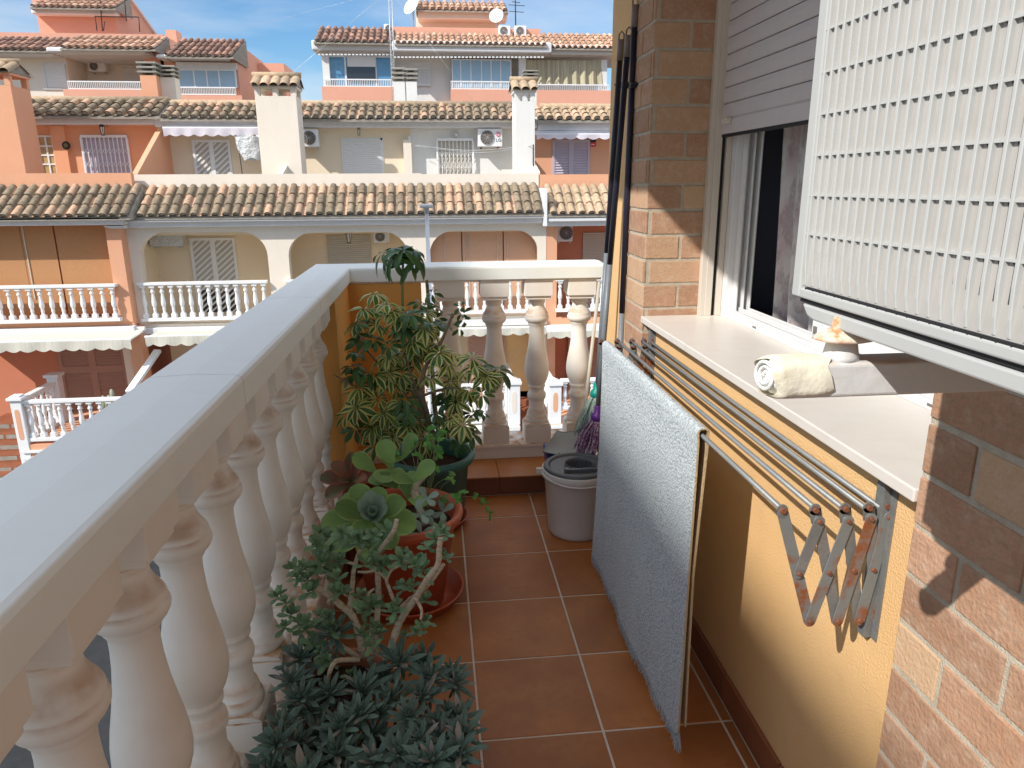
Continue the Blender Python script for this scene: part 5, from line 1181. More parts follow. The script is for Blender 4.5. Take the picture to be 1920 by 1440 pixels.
# balustrade of the first floor (three bays)
zt, zbm = Zp(420, 526, YF1 - .1), Zp(420, 598, YF1 - .1)
for a, c in ((262, 505), (538, 768), (803, 1012)): balus_run(hB, (Xp(a, 560, YF1 - .04), YF1 - .06), (Xp(c, 560, YF1 - .04), YF1 - .06), Zp(600, 523, YF1), Zp(600, 594, YF1))
roof(hB, 233, 1019, 405, 18.62, 351, 19.68, 0.245, 3, 'roof_old', 7, xref=600)
rects('parapet', 'cream', hB, [(251, 326, 790, 356, 19.7, 0, .18), (790, 326, 1010, 356, 19.7, 0.004, .18)])
b = MB(); 
zf = Zp(600, 352, 19.7) - .3
b.box(Xp(250, 326, 19.7), Xp(1008, 326, 19.7), 19.8, YT + .3, zf - .3, zf); b.build('terrace_floor', 'paving', hB)
rects('terrace_wall', 'cream_warm', hB, [(300, 228, 562, 345, YT, 0, 3), (562, 228, 772, 345, YT, 0.002, 3)])
rects('pale_terrace_wall', 'white_house', hB, [(772, 228, 1003, 345, YT, 0.0, 3)])
rects('upper_cornice', 'cornice_white', hB, [(300, 227, 1004, 241, YT, 0.45, 0.1), (300, 222, 1004, 229, YT, .6, .1)], bevel=0.03, seg=2)
roof(hB, 300, 1003, 224, 21.9, 198, 22.95, 0.255, 3, 'roof_old', 6, xref=640, name='upper_roof')
b = MB(); zr = Zp(700, 198, 22.95); b.tube([(Xp(318, 198, 22.95), 22.98, zr + .05), (Xp(1000, 198, 22.95), 22.98, zr + .05)], 0.09, 8); b.build('ridge', 'roof_mid', hB)
# partition walls of the terrace
def partition(parent, pxf, pxr, Yf_, Yr_, pyf, pyr, m_, flat=0.35, th=0.14):
    x = Xp(pxf, 326, Yf_); zf_, zr_ = Zp(pxf, pyf, Yf_), Zp(pxr, pyr, Yr_)
    b = MB(); b.prism([(Yf_, zf_ - 1), (Yf_, zf_), (Yf_ + (Yr_ - Yf_) * (1 - flat), zr_), (Yr_, zr_), (Yr_, zf_ - 1)], x, x + th, 'x'); return b.build('partition', m_, parent, bevel=0.01)
partition(hB, 247, 300, 19.9, YT, 326, 250, 'orange', 0.25)
partition(hB, 520, 560, 19.9, 21.3, 326, 298, 'cream', 0.1)
partition(hB, 1003, 985, 19.9, YT, 322, 285, 'cream', 0.1)
rects('drain_pipe', 'opp_white', hB, [(766, 255, 772, 330, YT - .1, .05, .05)], bevel=0.02, seg=2)
rects('party_wall_edge', 'cream', hB, [(757, 262, 772, 330, YT - .3, 0, .3)])
slatdoor(hB, 363, 262, 434, 340, YT - .06); slatdoor(hB, 364, 446, 448, 612, YR - .06, 'half')
roller(hB, 644, 262, 716, 345, YT - .05); roller(hB, 619, 443, 698, 600, YR - .05, 'shutter_grey')
rects('shutter_surround', 'opp_white', hB, [(642, 259, 719, 263, YT, .03, .02), (642, 259, 645, 345, YT, .03, .02), (715, 259, 719, 345, YT, .03, .02)])
lattice(hB, 822, 264, 886, 345, YT - .1, 9)
rects('grille_backing', 'shutter_grey', hB, [(822, 264, 886, 345, YT, .02, .01)])
bl = thing('bamboo_blind', 'pinkish roll-down bamboo blinds closing the third arch of the cream house', 'blind', tuple(onY(908, 500, YF1 + .5)))
rects_each('blind_panel', 'bamboo_pink', bl, [(804, 425, 866, 590, YF1 + .45, 0, .01), (868, 425, 943, 590, YF1 + .46, 0, .01), (945, 425, 1014, 590, YF1 + .45, 0, .01)])
rects_each('blind_cord', 'awning', bl, [(p, 428, p + 0.9, 590, YF1 + .44, .004, .004) for p in (834, 876, 880, 933, 951, 1001)])
aw1 = awning(272, 560, 617, 628, 644, YF1 - .02, 18.1, 'awning', 'pale striped awning folded above the second house ground floor left of the lamp pole')
aw2 = awning(800, 1024, 612, 616, 628, YF1 - .02, 18.1, 'awning', 'pale striped awning seen between the nearer balusters')
awning(306, 487, 238, 240, 254, YT - .45, 21.9, 'awning_lilac', 'lilac white awning pulled in over the terrace door with diagonal bars', group='awnings on the roof terraces')
pw = thing('wrapped_bundle', 'silvery plastic sheet wrapped bundle hanging beside the terrace door', 'bundle', tuple(onY(464, 275, 21.7)))
def bund(u, v):
    a = 2 * pi * u; p = onY(464, 255, 21.75); r_ = 0.36 * (1 - 0.35 * v ** 1.5) * (1 + .08 * sin(5 * a + 7 * v)); return (p.x + r_ * cos(a) + 0.07 * v, 21.75 + r_ * .5 * sin(a), p.z - v * 0.62 + 0.04 * sin(3 * a))
b = MB(); b.grid(bund, 26, 12); b.build('sheet', 'plastic_wrap', pw)
b = MB(); p = onY(451, 292, 21.75); b.tube([(p.x, 21.75, p.z + .25), (p.x - .02, 21.75, p.z), (p.x + .02, 21.75, zf)], .012, 6); b.build('stand', 'iron_dark', pw)
acunit(562, 242, 596, 275, YT - .5, 'white air conditioner in profile on the terrace wall right of the broad chimney', 'air conditioners on the houses opposite')
o_, (ax0, ax1, az0, az1) = acunit(896, 241, 942, 275, YT - .45, 'white air conditioner with brown fan and pink logo reading LG on the pale terrace', 'air conditioners on the houses opposite', logo=True)
b = MB(); lx, lz = ax1 - 0.125, az1 - 0.16; yq = YT - .465
b.disc_y(lx, lz, yq, 0.066, 0.006, 24); b.build('logo', 'logo_pink', o_)
b = MB()
b.box(lx - .008, lx + .004, yq - .004, yq, lz - .03, lz + .035); b.box(lx - .008, lx + .022, yq - .004, yq, lz - .03, lz - .02); b.disc_y(lx - .026, lz + .02, yq - .004, .008, .004, 8)
b.tube([(lx + .045 * cos(a), yq - .003, lz + .045 * sin(a)) for a in [radians(60 + 290 * t / 16) for t in range(17)]], .005, 4, False); b.box(lx + .02, lx + .046, yq - .004, yq, lz - .004, lz + .005)
b.build('logo_face', 'opp_white', o_)
b = MB(); tx = lx - .06; tz = lz - .20; q_ = yq + .012
b.box(tx, tx + .014, q_ - .005, q_, tz, tz + .085); b.box(tx, tx + .05, q_ - .005, q_, tz, tz + .014)
gc = (tx + .105, tz + .0425)
b.tube([(gc[0] + .038 * cos(a), q_ - .003, gc[1] + .040 * sin(a)) for a in [radians(50 + 300 * t / 18) for t in range(19)]], .008, 4, False); b.box(gc[0] + .004, gc[0] + .042, q_ - .006, q_, gc[1] - .008, gc[1] + .006)
b.build('lettering', 'logo_grey', o_)
acunit(279, 434, 341, 462, YR - .55, 'air conditioner wrapped in grey plastic sheet inside the leftmost arch', 'air conditioners on the houses opposite', wrap=True)
acunit(700, 432, 730, 455, YR - .5, 'small air conditioner with dark grille inside the middle arch', 'air conditioners on the houses opposite')
lantern(654, 446, 19.9, 'hanging brass lantern in the middle arch of the cream house', 0.95)
lg = lantern(673, 248, YT - .3, 'yellowish wall lamp above the plain terrace shutter', 0.6)
bp_ = thing('bulkhead_lamp', 'round white bulkhead lamp above the folding grille of the pale terrace', 'lamp', tuple(onY(855, 252, YT - .1)))
p = onY(855, 252, YT - .08); b = MB(); b.sphere((p.x, p.y, p.z), 0.075, 14, 8); b.build('globe', 'lamp_glass', bp_)
b = MB(); b.tube([(p.x + .08 * cos(a), p.y - .03, p.z + .08 * sin(a)) for a in [2 * pi * t / 20 for t in range(21)]], .012, 6); b.box(p.x - .06, p.x + .06, p.y + .02, p.y + .09, p.z - .06, p.z + .06); b.build('ring', 'galv', bp_)
# ground floor of the cream house (seen between our balusters)
louvre(hB, 878, 628, 948, 790, YR - 1.2, 'shutter_brown', 2, (705,), 0.085)
rects('porch_wall', 'house_yellow', hB, [(948, 610, 1016, 775, YR - 1.1, 0, .2)])

# ------------------------------------------------ orange house on the left
hC = thing('orange_house', 'orange terraced house with bamboo blinds at the left edge', 'house', (-9.5, 21, ROADZ))
yC = YF1 - .35
rects('front_wall', 'orange', hC, [(209, 413, 236, 604, yC, 0, .4), (-160, 603, 252, 614, yC + .02, .0, .3), (-160, 413, -60, 700, yC, 0, .4)])
rects('ground_pier', 'orange', hC, [(256, 613, 279, 860, yC, -.012, .35)])
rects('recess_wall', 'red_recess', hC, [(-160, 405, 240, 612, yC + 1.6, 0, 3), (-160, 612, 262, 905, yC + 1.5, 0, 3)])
rects('soffit', 'orange', hC, [(-160, 600, 250, 616, yC + .05, 0, 1.6), (-160, 408, 236, 418, yC + .05, 0, 1.6)])
rects('cornice', 'cornice_white', hC, [(-160, 412, 236, 423, yC, .20, .1), (-160, 407, 236, 413, yC, .34, .1), (-160, 615, 256, 625, yC, .12, .1)], bevel=0.02, seg=2)
b = MB(); px = 205; p0 = onY(px, 424, yC - .2); p1 = onY(px, 424, yC)
for k in range(5): wr(b, 200 + k * 2, 423 + k, 236, 424.5 + k, yC, .18 - .03 * k, .1)
b.build('corbel', 'cornice_white', hC)
balus_run(hC, (Xp(-150, 560, yC - .04), yC - .10), (Xp(224, 560, yC - .04), yC - .10), Zp(110, 534, yC - .1), Zp(110, 604, yC - .1), pitch=0.232)
roof(hC, -150, 243, 409, yC - .36, 352, yC + .72, 0.245, 3, 'roof_old', 7, xref=110)
rects('parapet', 'orange', hC, [(-160, 325, 247, 356, yC + .74, 0, .18)])
b = MB(); b.box(Xp(-150, 330, 19.4), Xp(246, 330, 19.4), 19.3, YT + .2, zf - .3, zf); b.build('terrace_floor', 'paving', hC)
rects('terrace_wall', 'orange_deep', hC, [(-150, 226, 300, 345, YT, 0.01, 3)])
rects('upper_cornice', 'cornice_white', hC, [(-150, 218, 300, 235, YT, .45, .1)], bevel=0.03, seg=2)
rects('cornice_edge', 'orange', hC, [(-150, 213, 300, 219, YT, .5, .1)])
roof(hC, -140, 300, 218, 21.9, 192, 22.95, 0.30, 3, 'roof_old', 6, xref=150, name='upper_roof')
b = MB(); zr = Zp(180, 190, 22.95); b.tube([(Xp(-130, 190, 22.95), 22.98, zr + .05), (Xp(318, 194, 22.95), 22.98, zr + .05)], 0.09, 8); b.build('ridge', 'roof_mid', hC)
rects('pilaster', 'orange_deep', hC, [(104, 236, 130, 330, YT, .12, .02)])
frame(hC, 64, 254, 105, 345, YT - .09, glass='ochre_pane', mull=(77, 91), trans_=(274, 291, 308), f=0.04)
lattice(hC, 160, 258, 242, 345, YT - .08, 10)
rects('grille_backing', 'shutter_lilac', hC, [(160, 258, 242, 345, YT, .03, .01)])
pl_dec = thing('wall_plate', 'round dark decorative plate on the orange terrace wall', 'plate', tuple(onY(127, 272, YT)))
p = onY(127, 273, YT - .03); b = MB(); b.disc_y(p.x, p.z, YT - .15, .115, .03, 20, .09); b.build('disc', 'iron_dark', pl_dec); b = MB(); b.disc_y(p.x, p.z, YT - .156, .055, .006, 14); b.build('emblem', 'lantern_brass', pl_dec)
lantern(192, 245, YT - .35, 'black wall lantern above the gated window of the orange terrace', 0.85, m_='iron_dark')
bl = thing('bamboo_blind', 'brown roll-down bamboo blinds hanging behind the left orange balcony', 'blind', tuple(onY(100, 500, yC + .4)))
rects_each('blind_panel', 'bamboo', bl, [(-150, 415, 50, 600, yC + .33, 0, .01), (51, 415, 112, 600, yC + .33, 0, .01), (114, 415, 228, 590, yC + .34, 0, .01)])
rects_each('blind_cord', 'awning', bl, [(52, 424, 54, 560, yC + .31, .004, .004)])
awning(-120, 246, 622, 641, 658, yC - .02, 17.75, 'awning', 'broad pale striped awning with fluttering edge over the left orange porch')
b = MB()
louvre(hC, 122, 640, 246, 860, yC + 1.42, 'shutter_brown', 2, (692,), 0.075, frame=0.09)
# ---- left porch with its fence and steps
porch = thing('front_porch', 'raised orange porch with white baluster fence at the far left', 'porch', (-9.5, 17.3, ROADZ))
Yp_ = 17.35; zpf = Zp(100, 832, Yp_)
b = MB(); b.box(Xp(33, 790, Yp_), Xp(330, 790, Yp_), Yp_ - .02, yC + 1.6, ROADZ, zpf); b.build('base', 'orange', porch)
b = MB(); b.box(Xp(45, 850, Yp_), Xp(330, 850, Yp_), Yp_ - .08, Yp_, Zp(100, 846, Yp_), Zp(100, 842, Yp_)); b.box(Xp(45, 850, Yp_), Xp(330, 850, Yp_), Yp_ - .05, Yp_, Zp(100, 860, Yp_), Zp(100, 854, Yp_)); b.build('moulding', 'opp_white', porch)
balus_run(porch, (Xp(45, 790, Yp_), Yp_ + .08), (Xp(330, 790, Yp_), Yp_ + .08), Zp(120, 750, Yp_), Zp(120, 826, Yp_), pitch=0.215)
b = MB(); xg = Xp(37, 790, Yp_); zg = Zp(40, 748, Yp_)
b.box(xg - .12, xg + .12, Yp_ - .04, Yp_ + .2, ROADZ + .3, zg - .03); b.box(xg - .17, xg + .17, Yp_ - .09, Yp_ + .25, zg - .03, zg + .04); b.box(xg - .11, xg + .11, Yp_ - .03, Yp_ + .19, zg + .04, zg + .08)
b.build('post', 'opp_white', porch, bevel=0.01)
b = MB(); z1, z0_ = zg - .25, zg - 1.0; b.prism([(xg - .035, z0_), (xg + .035, z0_), (xg + .055, z0_ + .06), (xg + .055, z1 - .06), (xg + .035, z1), (xg - .035, z1), (xg - .055, z1 - .06), (xg - .055, z0_ + .06)], Yp_ - .044, Yp_ - .03); b.build('inset_panel', 'orange', porch)
balus_run(porch, (xg + .02, Yp_ + .2), (xg + .02, yC + .4), zg - .02, zpf, pitch=0.215)
xq = xg + .02; b = MB(); b.box(xq - .13, xq + .13, yC + .35, yC + .62, zpf - .2, zg + .08); b.box(xq - .18, xq + .18, yC + .30, yC + .67, zg + .08, zg + .16); b.build('rear_post', 'opp_white', porch, bevel=0.01)
b = MB()
for k in range(6): b.box(xg - 1.9, xg - .13, yC + 0.9 - 0.32 * k - .34, yC + 1.5, ROADZ, zpf - 0.02 - 0.18 * k)
b.build('steps', 'step_tile', porch, bevel=0.008)
b = MB()
for k in range(6):
    for q_ in range(3): b.box(xg - 1.88 + q_ * .6, xg - 1.34 + q_ * .6, yC + 0.9 - 0.32 * k - .343, yC + 0.9 - 0.32 * k - .339, zpf - .16 - .18 * k, zpf - .05 - .18 * k)
b.build('riser_tiles', 'concrete', porch)
b = MB(); q0 = onY(272, 684, 17.7); q1 = onY(240, 738, 17.0); b.obox((q0.x, 18.6, q0.z + .15), (q1.x - .1, 17.3, q1.z - .05), .18, .08); b.build('sloping_coping', 'opp_white', porch, bevel=0.01)
cs = thing('cactus', 'pale columnar cactus in the corner of the left porch', 'cactus', tuple(onY(205, 760, 17.9)))
b = MB()
for px, py, h in ((192, 742, .45), (198, 745, .38), (208, 730, .62), (203, 741, .4), (212, 748, .35)):
    p = onY(px, py, 17.9); b.tube([(p.x, 17.9, p.z - h), (p.x + .01, 17.9, p.z - .06), (p.x, 17.9, p.z)], [.05, .052, .022], 10)
b.build('stem', 'cactus', cs)
b = MB(); p = onY(204, 745, 17.9); b.lathe([(.12, 0), (.17, .28), (.18, .3)], (p.x, 17.9, zpf), 14); b.build('pot', 'pot_terra', cs)

# ------------------------------------------------ orange house on the right
hD = thing('orange_house', 'orange terraced house with lilac terrace shutters behind the brick pier', 'house', (5.5, 21, ROADZ))
yD = YF1 + .0
rects('front_wall', 'orange', hD, [(1024, 413, 1044, 604, yD, -.01, .3), (1024, 590, 1500, 607, yD, .0, .3), (1300, 413, 1330, 600, yD, 0, .3)])
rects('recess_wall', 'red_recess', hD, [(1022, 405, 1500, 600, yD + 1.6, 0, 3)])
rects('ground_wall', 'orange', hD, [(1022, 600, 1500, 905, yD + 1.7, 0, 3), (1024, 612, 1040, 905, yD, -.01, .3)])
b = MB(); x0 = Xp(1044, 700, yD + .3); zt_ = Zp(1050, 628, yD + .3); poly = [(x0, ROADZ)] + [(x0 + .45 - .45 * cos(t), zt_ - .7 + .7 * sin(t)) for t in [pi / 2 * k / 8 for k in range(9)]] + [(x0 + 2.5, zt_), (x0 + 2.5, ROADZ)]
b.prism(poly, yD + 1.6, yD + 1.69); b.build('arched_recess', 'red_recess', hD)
rects('soffit', 'orange', hD, [(1024, 597, 1500, 612, yD + .05, 0, 1.6), (1024, 408, 1500, 416, yD + .05, 0, 1.6)])
rects('cornice', 'cornice_white', hD, [(1024, 411, 1500, 421, yD, .20, .1), (1024, 405, 1500, 412, yD, .34, .1), (1024, 603, 1500, 612, yD, .1, .1)], bevel=0.02, seg=2)
b = MB(); wr(b, 1020, 353, 1026, 424, yD - .38, 0, 1.1); b.build('verge', 'opp_white', hD)
balus_run(hD, (Xp(1042, 560, yD - .04), yD - .05), (Xp(1420, 560, yD), yD - .05), Zp(1085, 521, yD), Zp(1085, 583, yD))
roof(hD, 1028, 1500, 403, 18.62, 351, 19.68, 0.25, 3, 'roof_mid', 7, xref=1085)
rects('parapet', 'orange', hD, [(1009, 326, 1500, 356, 19.72, 0, .18)])
b = MB(); b.box(Xp(1009, 330, 19.7), Xp(1500, 330, 19.7), 19.8, YT + .2, zf - .3, zf); b.build('terrace_floor', 'paving', hD)
rects('terrace_wall', 'orange', hD, [(1003, 228, 1500, 345, YT, 0.01, 3)])
rects('upper_cornice', 'cornice_white', hD, [(1005, 229, 1500, 247, YT, .45, .1)], bevel=0.03, seg=2)
roof(hD, 1005, 1500, 226, 21.9, 205, 22.95, 0.27, 3, 'roof_mid', 6, xref=1080, name='upper_roof')
b = MB(); zr = Zp(1100, 203, 22.95); b.tube([(Xp(1012, 203, 22.95), 22.98, zr + .05), (Xp(1480, 203, 22.95), 22.98, zr + .05)], 0.09, 8); b.build('ridge', 'roof_mid', hD)
louvre(hD, 1036, 262, 1106, 345, YT - .06, 'shutter_lilac', 2, (), 0.075, frame=0.07)
awning(1006, 1300, 249, 252, 260, YT - .4, 21.9, 'awning_lilac', 'rolled awning with white tube above the lilac shutters', group='awnings on the roof terraces', side_arm=False)
al = thing('alarm_box', 'small red and black alarm sign beside the lilac shutters', 'alarm box', tuple(onY(1112, 268, YT)))
rects('lower_panel', 'alarm_red', al, [(1107, 267, 1117, 275, YT - .05, .03, .06)]); rects('upper_panel', 'iron_dark', al, [(1107, 261, 1117, 266.6, YT - .05, .03, .06)])
rects('white_line', 'opp_white', al, [(1109, 270.3, 1115, 271.4, YT - .085, .002, .004)])
acunit(1044, 420, 1074, 453, yD + 1.05, 'air conditioner on the dark orange wall of the right balcony', 'air conditioners on the houses opposite')
roller(hD, 1092, 439, 1140, 590, yD + 1.55, 'shutter_grey')
awning(1026, 1400, 612, 617, 628, YF1 - .02, 18.1, 'awning', 'pale striped awning at the right end between baluster and mop')
louvre(hD, 1064, 620, 1135, 800, yD + 1.5, 'shutter_brown', 2, (), 0.085)
# ---- right porches
def rpost(parent, pxc, pyt, pyb, Y, m_='orange'):
    x = Xp(pxc, pyt, Y); z1, z0_ = Zp(pxc, pyt, Y), Zp(pxc, pyb, Y); b = MB()
    b.box(x - .15, x + .15, Y, Y + .3, z0_, z1 - .02); b.box(x - .19, x + .19, Y - .04, Y + .34, z1 - .02, z1 + .05); b.prism([(x - .17, z1 + .05), (x + .17, z1 + .05), (x, z1 + .13)], Y, Y + .3)
    b.build('post', 'opp_white', parent, bevel=0.008)
    b = MB(); za, zc = z1 - .2, z0_ + .32; b.prism([(x - .03, zc), (x + .03, zc), (x + .06, zc + .08), (x + .06, za - .08), (x + .03, za), (x - .03, za), (x - .06, za - .08), (x - .06, zc + .08)], Y - .006, Y + .01); b.build('inset_panel', m_, parent)
po1 = thing('front_porch', 'white fenced cream porch left of the brown steps', 'porch', (1.4, 17.2, ROADZ)); po2 = thing('front_porch', 'white fenced orange porch right of the brown steps', 'porch', (3.8, 17.2, ROADZ))
YQ = 17.2
rpost(po1, 964, 720, 797, YQ, 'cream'); rpost(po2, 1042, 722, 795, YQ, 'orange')
b = MB(); b.box(Xp(600, 800, YQ), Xp(973, 800, YQ), YQ - .02, 20.5, ROADZ, Zp(960, 797, YQ)); b.box(Xp(600, 810, YQ), Xp(975, 810, YQ), YQ - .1, YQ, Zp(960, 806, YQ), Zp(960, 798, YQ)); b.build('base', 'white_house', po1, bevel=.01)
b = MB(); b.box(Xp(1032, 800, YQ), Xp(1500, 800, YQ), YQ - .02, 20.5, ROADZ, Zp(1040, 795, YQ)); b.build('base', 'orange', po2)
b = MB(); b.box(Xp(1028, 810, YQ), Xp(1500, 810, YQ), YQ - .1, YQ, Zp(1040, 802, YQ), Zp(1040, 796, YQ)); b.build('moulding', 'opp_white', po2, bevel=.01)
balus_run(po1, (Xp(640, 760, YQ), YQ + .12), (Xp(952, 760, YQ), YQ + .12), Zp(900, 722, YQ), Zp(900, 795, YQ)); balus_run(po2, (Xp(1052, 760, YQ), YQ + .12), (Xp(1400, 760, YQ), YQ + .12), Zp(1090, 712, YQ), Zp(1090, 768, YQ))
balus_run(po1, (Xp(964, 720, YQ), YQ + .3), (Xp(964, 720, YQ), 19.9), Zp(964, 722, YQ), Zp(964, 790, YQ)); balus_run(po2, (Xp(1042, 720, YQ), YQ + .3), (Xp(1042, 720, YQ), 19.9), Zp(1042, 724, YQ), Zp(1042, 790, YQ))
ss = thing('front_steps', 'brown tiled steps between the two white porch fences', 'steps', (2.7, 17.5, ROADZ)); b = MB(); z_top = Zp(1000, 725, 20.0)
for k in range(9): b.box(Xp(974, 790, YQ) + .02, Xp(1030, 790, YQ) - .02, 19.6 - .31 * k, 20.6, ROADZ, z_top - .17 * k)
b.build('treads', 'step_tile', ss, bevel=.008)

# ------------------------------------------------ chimneys standing in the terraces
def chim(label, px0, px1, pyt, pyb, Y, dep, m_, cap_rolls, pyc0, pyc1, name='chimney', sl=0.0):
    x0, x1 = Xp(px0, pyb, Y), Xp(px1, pyb, Y); zt_ = Zp((px0 + px1) / 2, pyt, Y); zb_ = zf
    o = thing(name, label, 'chimney', ((x0 + x1) / 2, Y + dep / 2, zb_), 'chimneys of the houses opposite'); b = MB()
    b.box(x0, x1, Y, Y + dep, zb_, zt_); b.build('shaft', m_, o, bevel=.01)
    zc = Zp((px0 + px1) / 2, pyc1, Y); b = MB(); n = 3; w = (x1 - x0) / (2 * (n - 1) + 1)
    for k in range(n): 
        xa = x0 + (x1 - x0 - .14) * k / (n - 1); b.box(xa, xa + .14, Y, Y + .12, zt_, zc); b.box(xa, xa + .14, Y + dep - .12, Y + dep, zt_, zc)
    b.box(x0 - .03, x1 + .03, Y - .03, Y + dep + .03, zc, zc + .05); b.build('vent_opening', m_, o)
    zr_ = Zp((px0 + px1) / 2, pyc0, Y + dep / 2); b = MB(); xm0, xm1 = x0 - .10, x1 + .10; n = cap_rolls; p_ = (xm1 - xm0) / n
    for sd_ in (-1, 1):
        for k in range(n):
            xc = xm0 + p_ * (k + .5); q0 = len(b.v); b.ct = RU(-1, 1)
            for yy, zz_ in ((Y + dep / 2 + sd_ * (dep / 2 + .16), zc + .03), (Y + dep / 2, zr_)):
                for t in range(7): a = pi * t / 6; b.v.append((xc - cos(a) * p_ * .46, yy, zz_ + sin(a) * p_ * .40))
            for t in range(6): b.face([q0 + t, q0 + t + 1, q0 + 8 + t, q0 + 7 + t], True)
    b.ct = 0; b.tube([(xm0, Y + dep / 2, zr_ + .08), (xm1, Y + dep / 2, zr_ + .08)], .075, 8)
    b.build('tiled_cap', 'roof_mid', o)
    b = MB(); b.prism([(Y - .1, zc + .052), (Y + dep / 2, zr_ + .04), (Y + dep + .1, zc + .052)], x0 - .04, x1 + .04, 'x'); b.build('cap_mortar', 'roof_mortar', o)
    return o
chim('broad cream chimney with tiled cap and two square vent holes', 489, 565, 180, 300, 20.6, .75, 'cream', 5, 147, 166)
chim('slim pale chimney with tiled cap in front of the right terrace', 966, 1003, 190, 300, 20.6, .75, 'white_house', 3, 155, 173)
chim('orange chimney with tiled cap cut by the left edge of the picture', -28, 45, 160, 300, 20.4, .9, 'orange', 4, 122, 140)
def vent(label, px0, px1, pyt, pyc, pyb, Y, m_):
    x0, x1 = Xp(px0, pyb, Y), Xp(px1, pyb, Y); zt_, zc, zb_ = Zp(px0, pyt, Y), Zp(px0, pyc, Y), Zp(px0, pyb, Y) - .6
    o = thing('vent_stack', label, 'vent stack', ((x0 + x1) / 2, Y + .2, zb_), 'slatted concrete vent stacks behind the tiled roof'); b = MB()
    b.box(x0, x1, Y, Y + (x1 - x0), zb_, zc); b.build('shaft', m_, o)
    b = MB(); h = (zt_ - zc) / 3; d_ = x1 - x0
    for k in range(3): b.box(x0 - .05, x1 + .05, Y - .05, Y + d_ + .05, zc + h * (k + .5), zc + h * (k + 1) - .01)
    for xx in (x0, x1 - .08):
        for yy in (Y, Y + d_ - .08): b.box(xx, xx + .08, yy, yy + .08, zc, zt_ - .02)
    b.build('slatted_cap', 'concrete', o, bevel=.01); return o
vent('orange vent stack with grey slatted concrete cap at the far left house', 270, 300, 115, 141, 203, 23.4, 'orange')
vent('pinkish cream vent stack just right of the orange one', 306, 334, 122, 145, 200, 23.7, 'cream')
vent('left one of the two joined pale vent stacks beside the antenna mast', 740, 761, 126, 153, 202, 23.6, 'white_house')
vent('right one of the two joined pale vent stacks beside the antenna mast', 763, 783, 128, 153, 202, 23.6, 'white_house')
vent('vent stack peeking out above the slim chimney', 984, 1006, 131, 150, 200, 23.8, 'white_house')

# ------------------------------------------------ far houses on the next street
YE = 34.0
E_ = thing('salmon_apartment_house', 'salmon apartment house with penthouse above the roofs at the far left', 'apartment house', (-17, 36, ROADZ))
rects('main_wall', 'cream', E_, [(-200, 92, 131, 230, YE, 0, 8), (131, 92, 437, 230, YE + 1.8, 0, 6.2)])
rects_each('orange_parapet', 'salmon', E_, [(125, 168, 276, 230, YE - .6, .1, .7), (338, 179, 457, 230, YE - .6, .1, .7)])
rects('side_wall', 'salmon', E_, [(276, 90, 312, 230, YE, -.02, 8), (300, 92, 338, 125, YE + .02, 0, 1.8)])
b = MB(); xs_ = Xp(438, 120, YE - .05); b.prism([(YE - .3, Zp(440, 112, YE)), (YE + 1.6, Zp(440, 88, YE + 1)), (YE + 5.6, Zp(470, 118, YE + 5)), (YE + 5.6, Zp(470, 240, YE + 5)), (YE, Zp(440, 240, YE))], xs_, xs_ + .2, 'x'); b.build('gable', 'salmon', E_)
b = MB(); b.box(xs_ + .2, xs_ + 1.4, YE + 3.6, YE + 6, ROADZ, Zp(460, 118, YE + 3.6)); b.build('rear_block', 'salmon', E_)
rects_each('roof_parapet', 'salmon', E_, [(-200, 61, 306, 82, YE + 1.3, 0, 6)])
rects('fascia', 'cornice_white', E_, [(-200, 98, 118, 108, YE, .8, .2), (112, 98, 290, 107, YE, 1.1, .2), (308, 110, 437, 117, YE, 1.0, .2), (125, 106, 284, 110, YE + .1, 1.0, 1.8)], bevel=.04)
roof(E_, -200, 116, 95, YE - .95, 73, YE + .7, 0.27, 3, 'roof_brown', 5, xref=50); roof(E_, 112, 291, 92, YE - 1.25, 71, YE + .6, 0.27, 3, 'roof_far', 5, xref=200)
roof(E_, 308, 437, 107, YE - 1.15, 76, YE + 1.4, 0.27, 4, 'roof_brown', 5, xref=380)
roller(E_, 86, 121, 124, 166, YE - .06); rects('window_trim', 'cornice_white', E_, [(82, 118, 86, 168, YE, .03, .05), (82, 165, 128, 168, YE, .06, .05), (84, 117, 126, 121, YE, .03, .05)])
roller(E_, 234, 128, 268, 170, YE + 1.74)
bars(E_, 128, 152, 272, 168, YE - .62, 42, r_=.012); bars(E_, 338, 163, 442, 178, YE - .62, 34, r_=.012)
frame(E_, 333, 130, 443, 165, YE - .4, glass='far_glass_pale', mull=(364, 388, 411), f=.05, name='glazed_enclosure')
rects('enclosure_lintel', 'cornice_white', E_, [(330, 117, 443, 130, YE - .4, 0, .3)])
rects('return_glass', 'far_glass_pale', E_, [(438, 130, 444, 165, YE - .3, 0, 1.9)])
b = MB(); x0, x1 = Xp(72, 45, YE + 2.5), Xp(209, 45, YE + 2.5); zz0, zz1 = Zp(140, 62, YE + 2.5), Zp(140, 20, YE + 2.5)
b.box(x0, x1, YE + 2.5, YE + 7, zz0 - .2, zz1); b.build('penthouse', 'salmon', E_)
b = MB(); b.prism([(YE + 2.5, zz0 - .2), (YE + 2.5, zz1), (YE + 4.2, zz1 + .9), (YE + 8.3, zz1 - .6), (YE + 8.3, zz0 - .2)], x1, x1 + .25, 'x'); b.build('penthouse_gable', 'salmon', E_)
b = MB(); b.obox((x1 + .22, YE + 4.2, zz1 + .95), (x1 + .22, YE + 8.6, zz1 - .6), .3, .12); b.build('gable_trim', 'cornice_white', E_)
rects('penthouse_fascia', 'cornice_white', E_, [(58, 16, 216, 27, YE + 2.0, 0, .5)], bevel=.04)
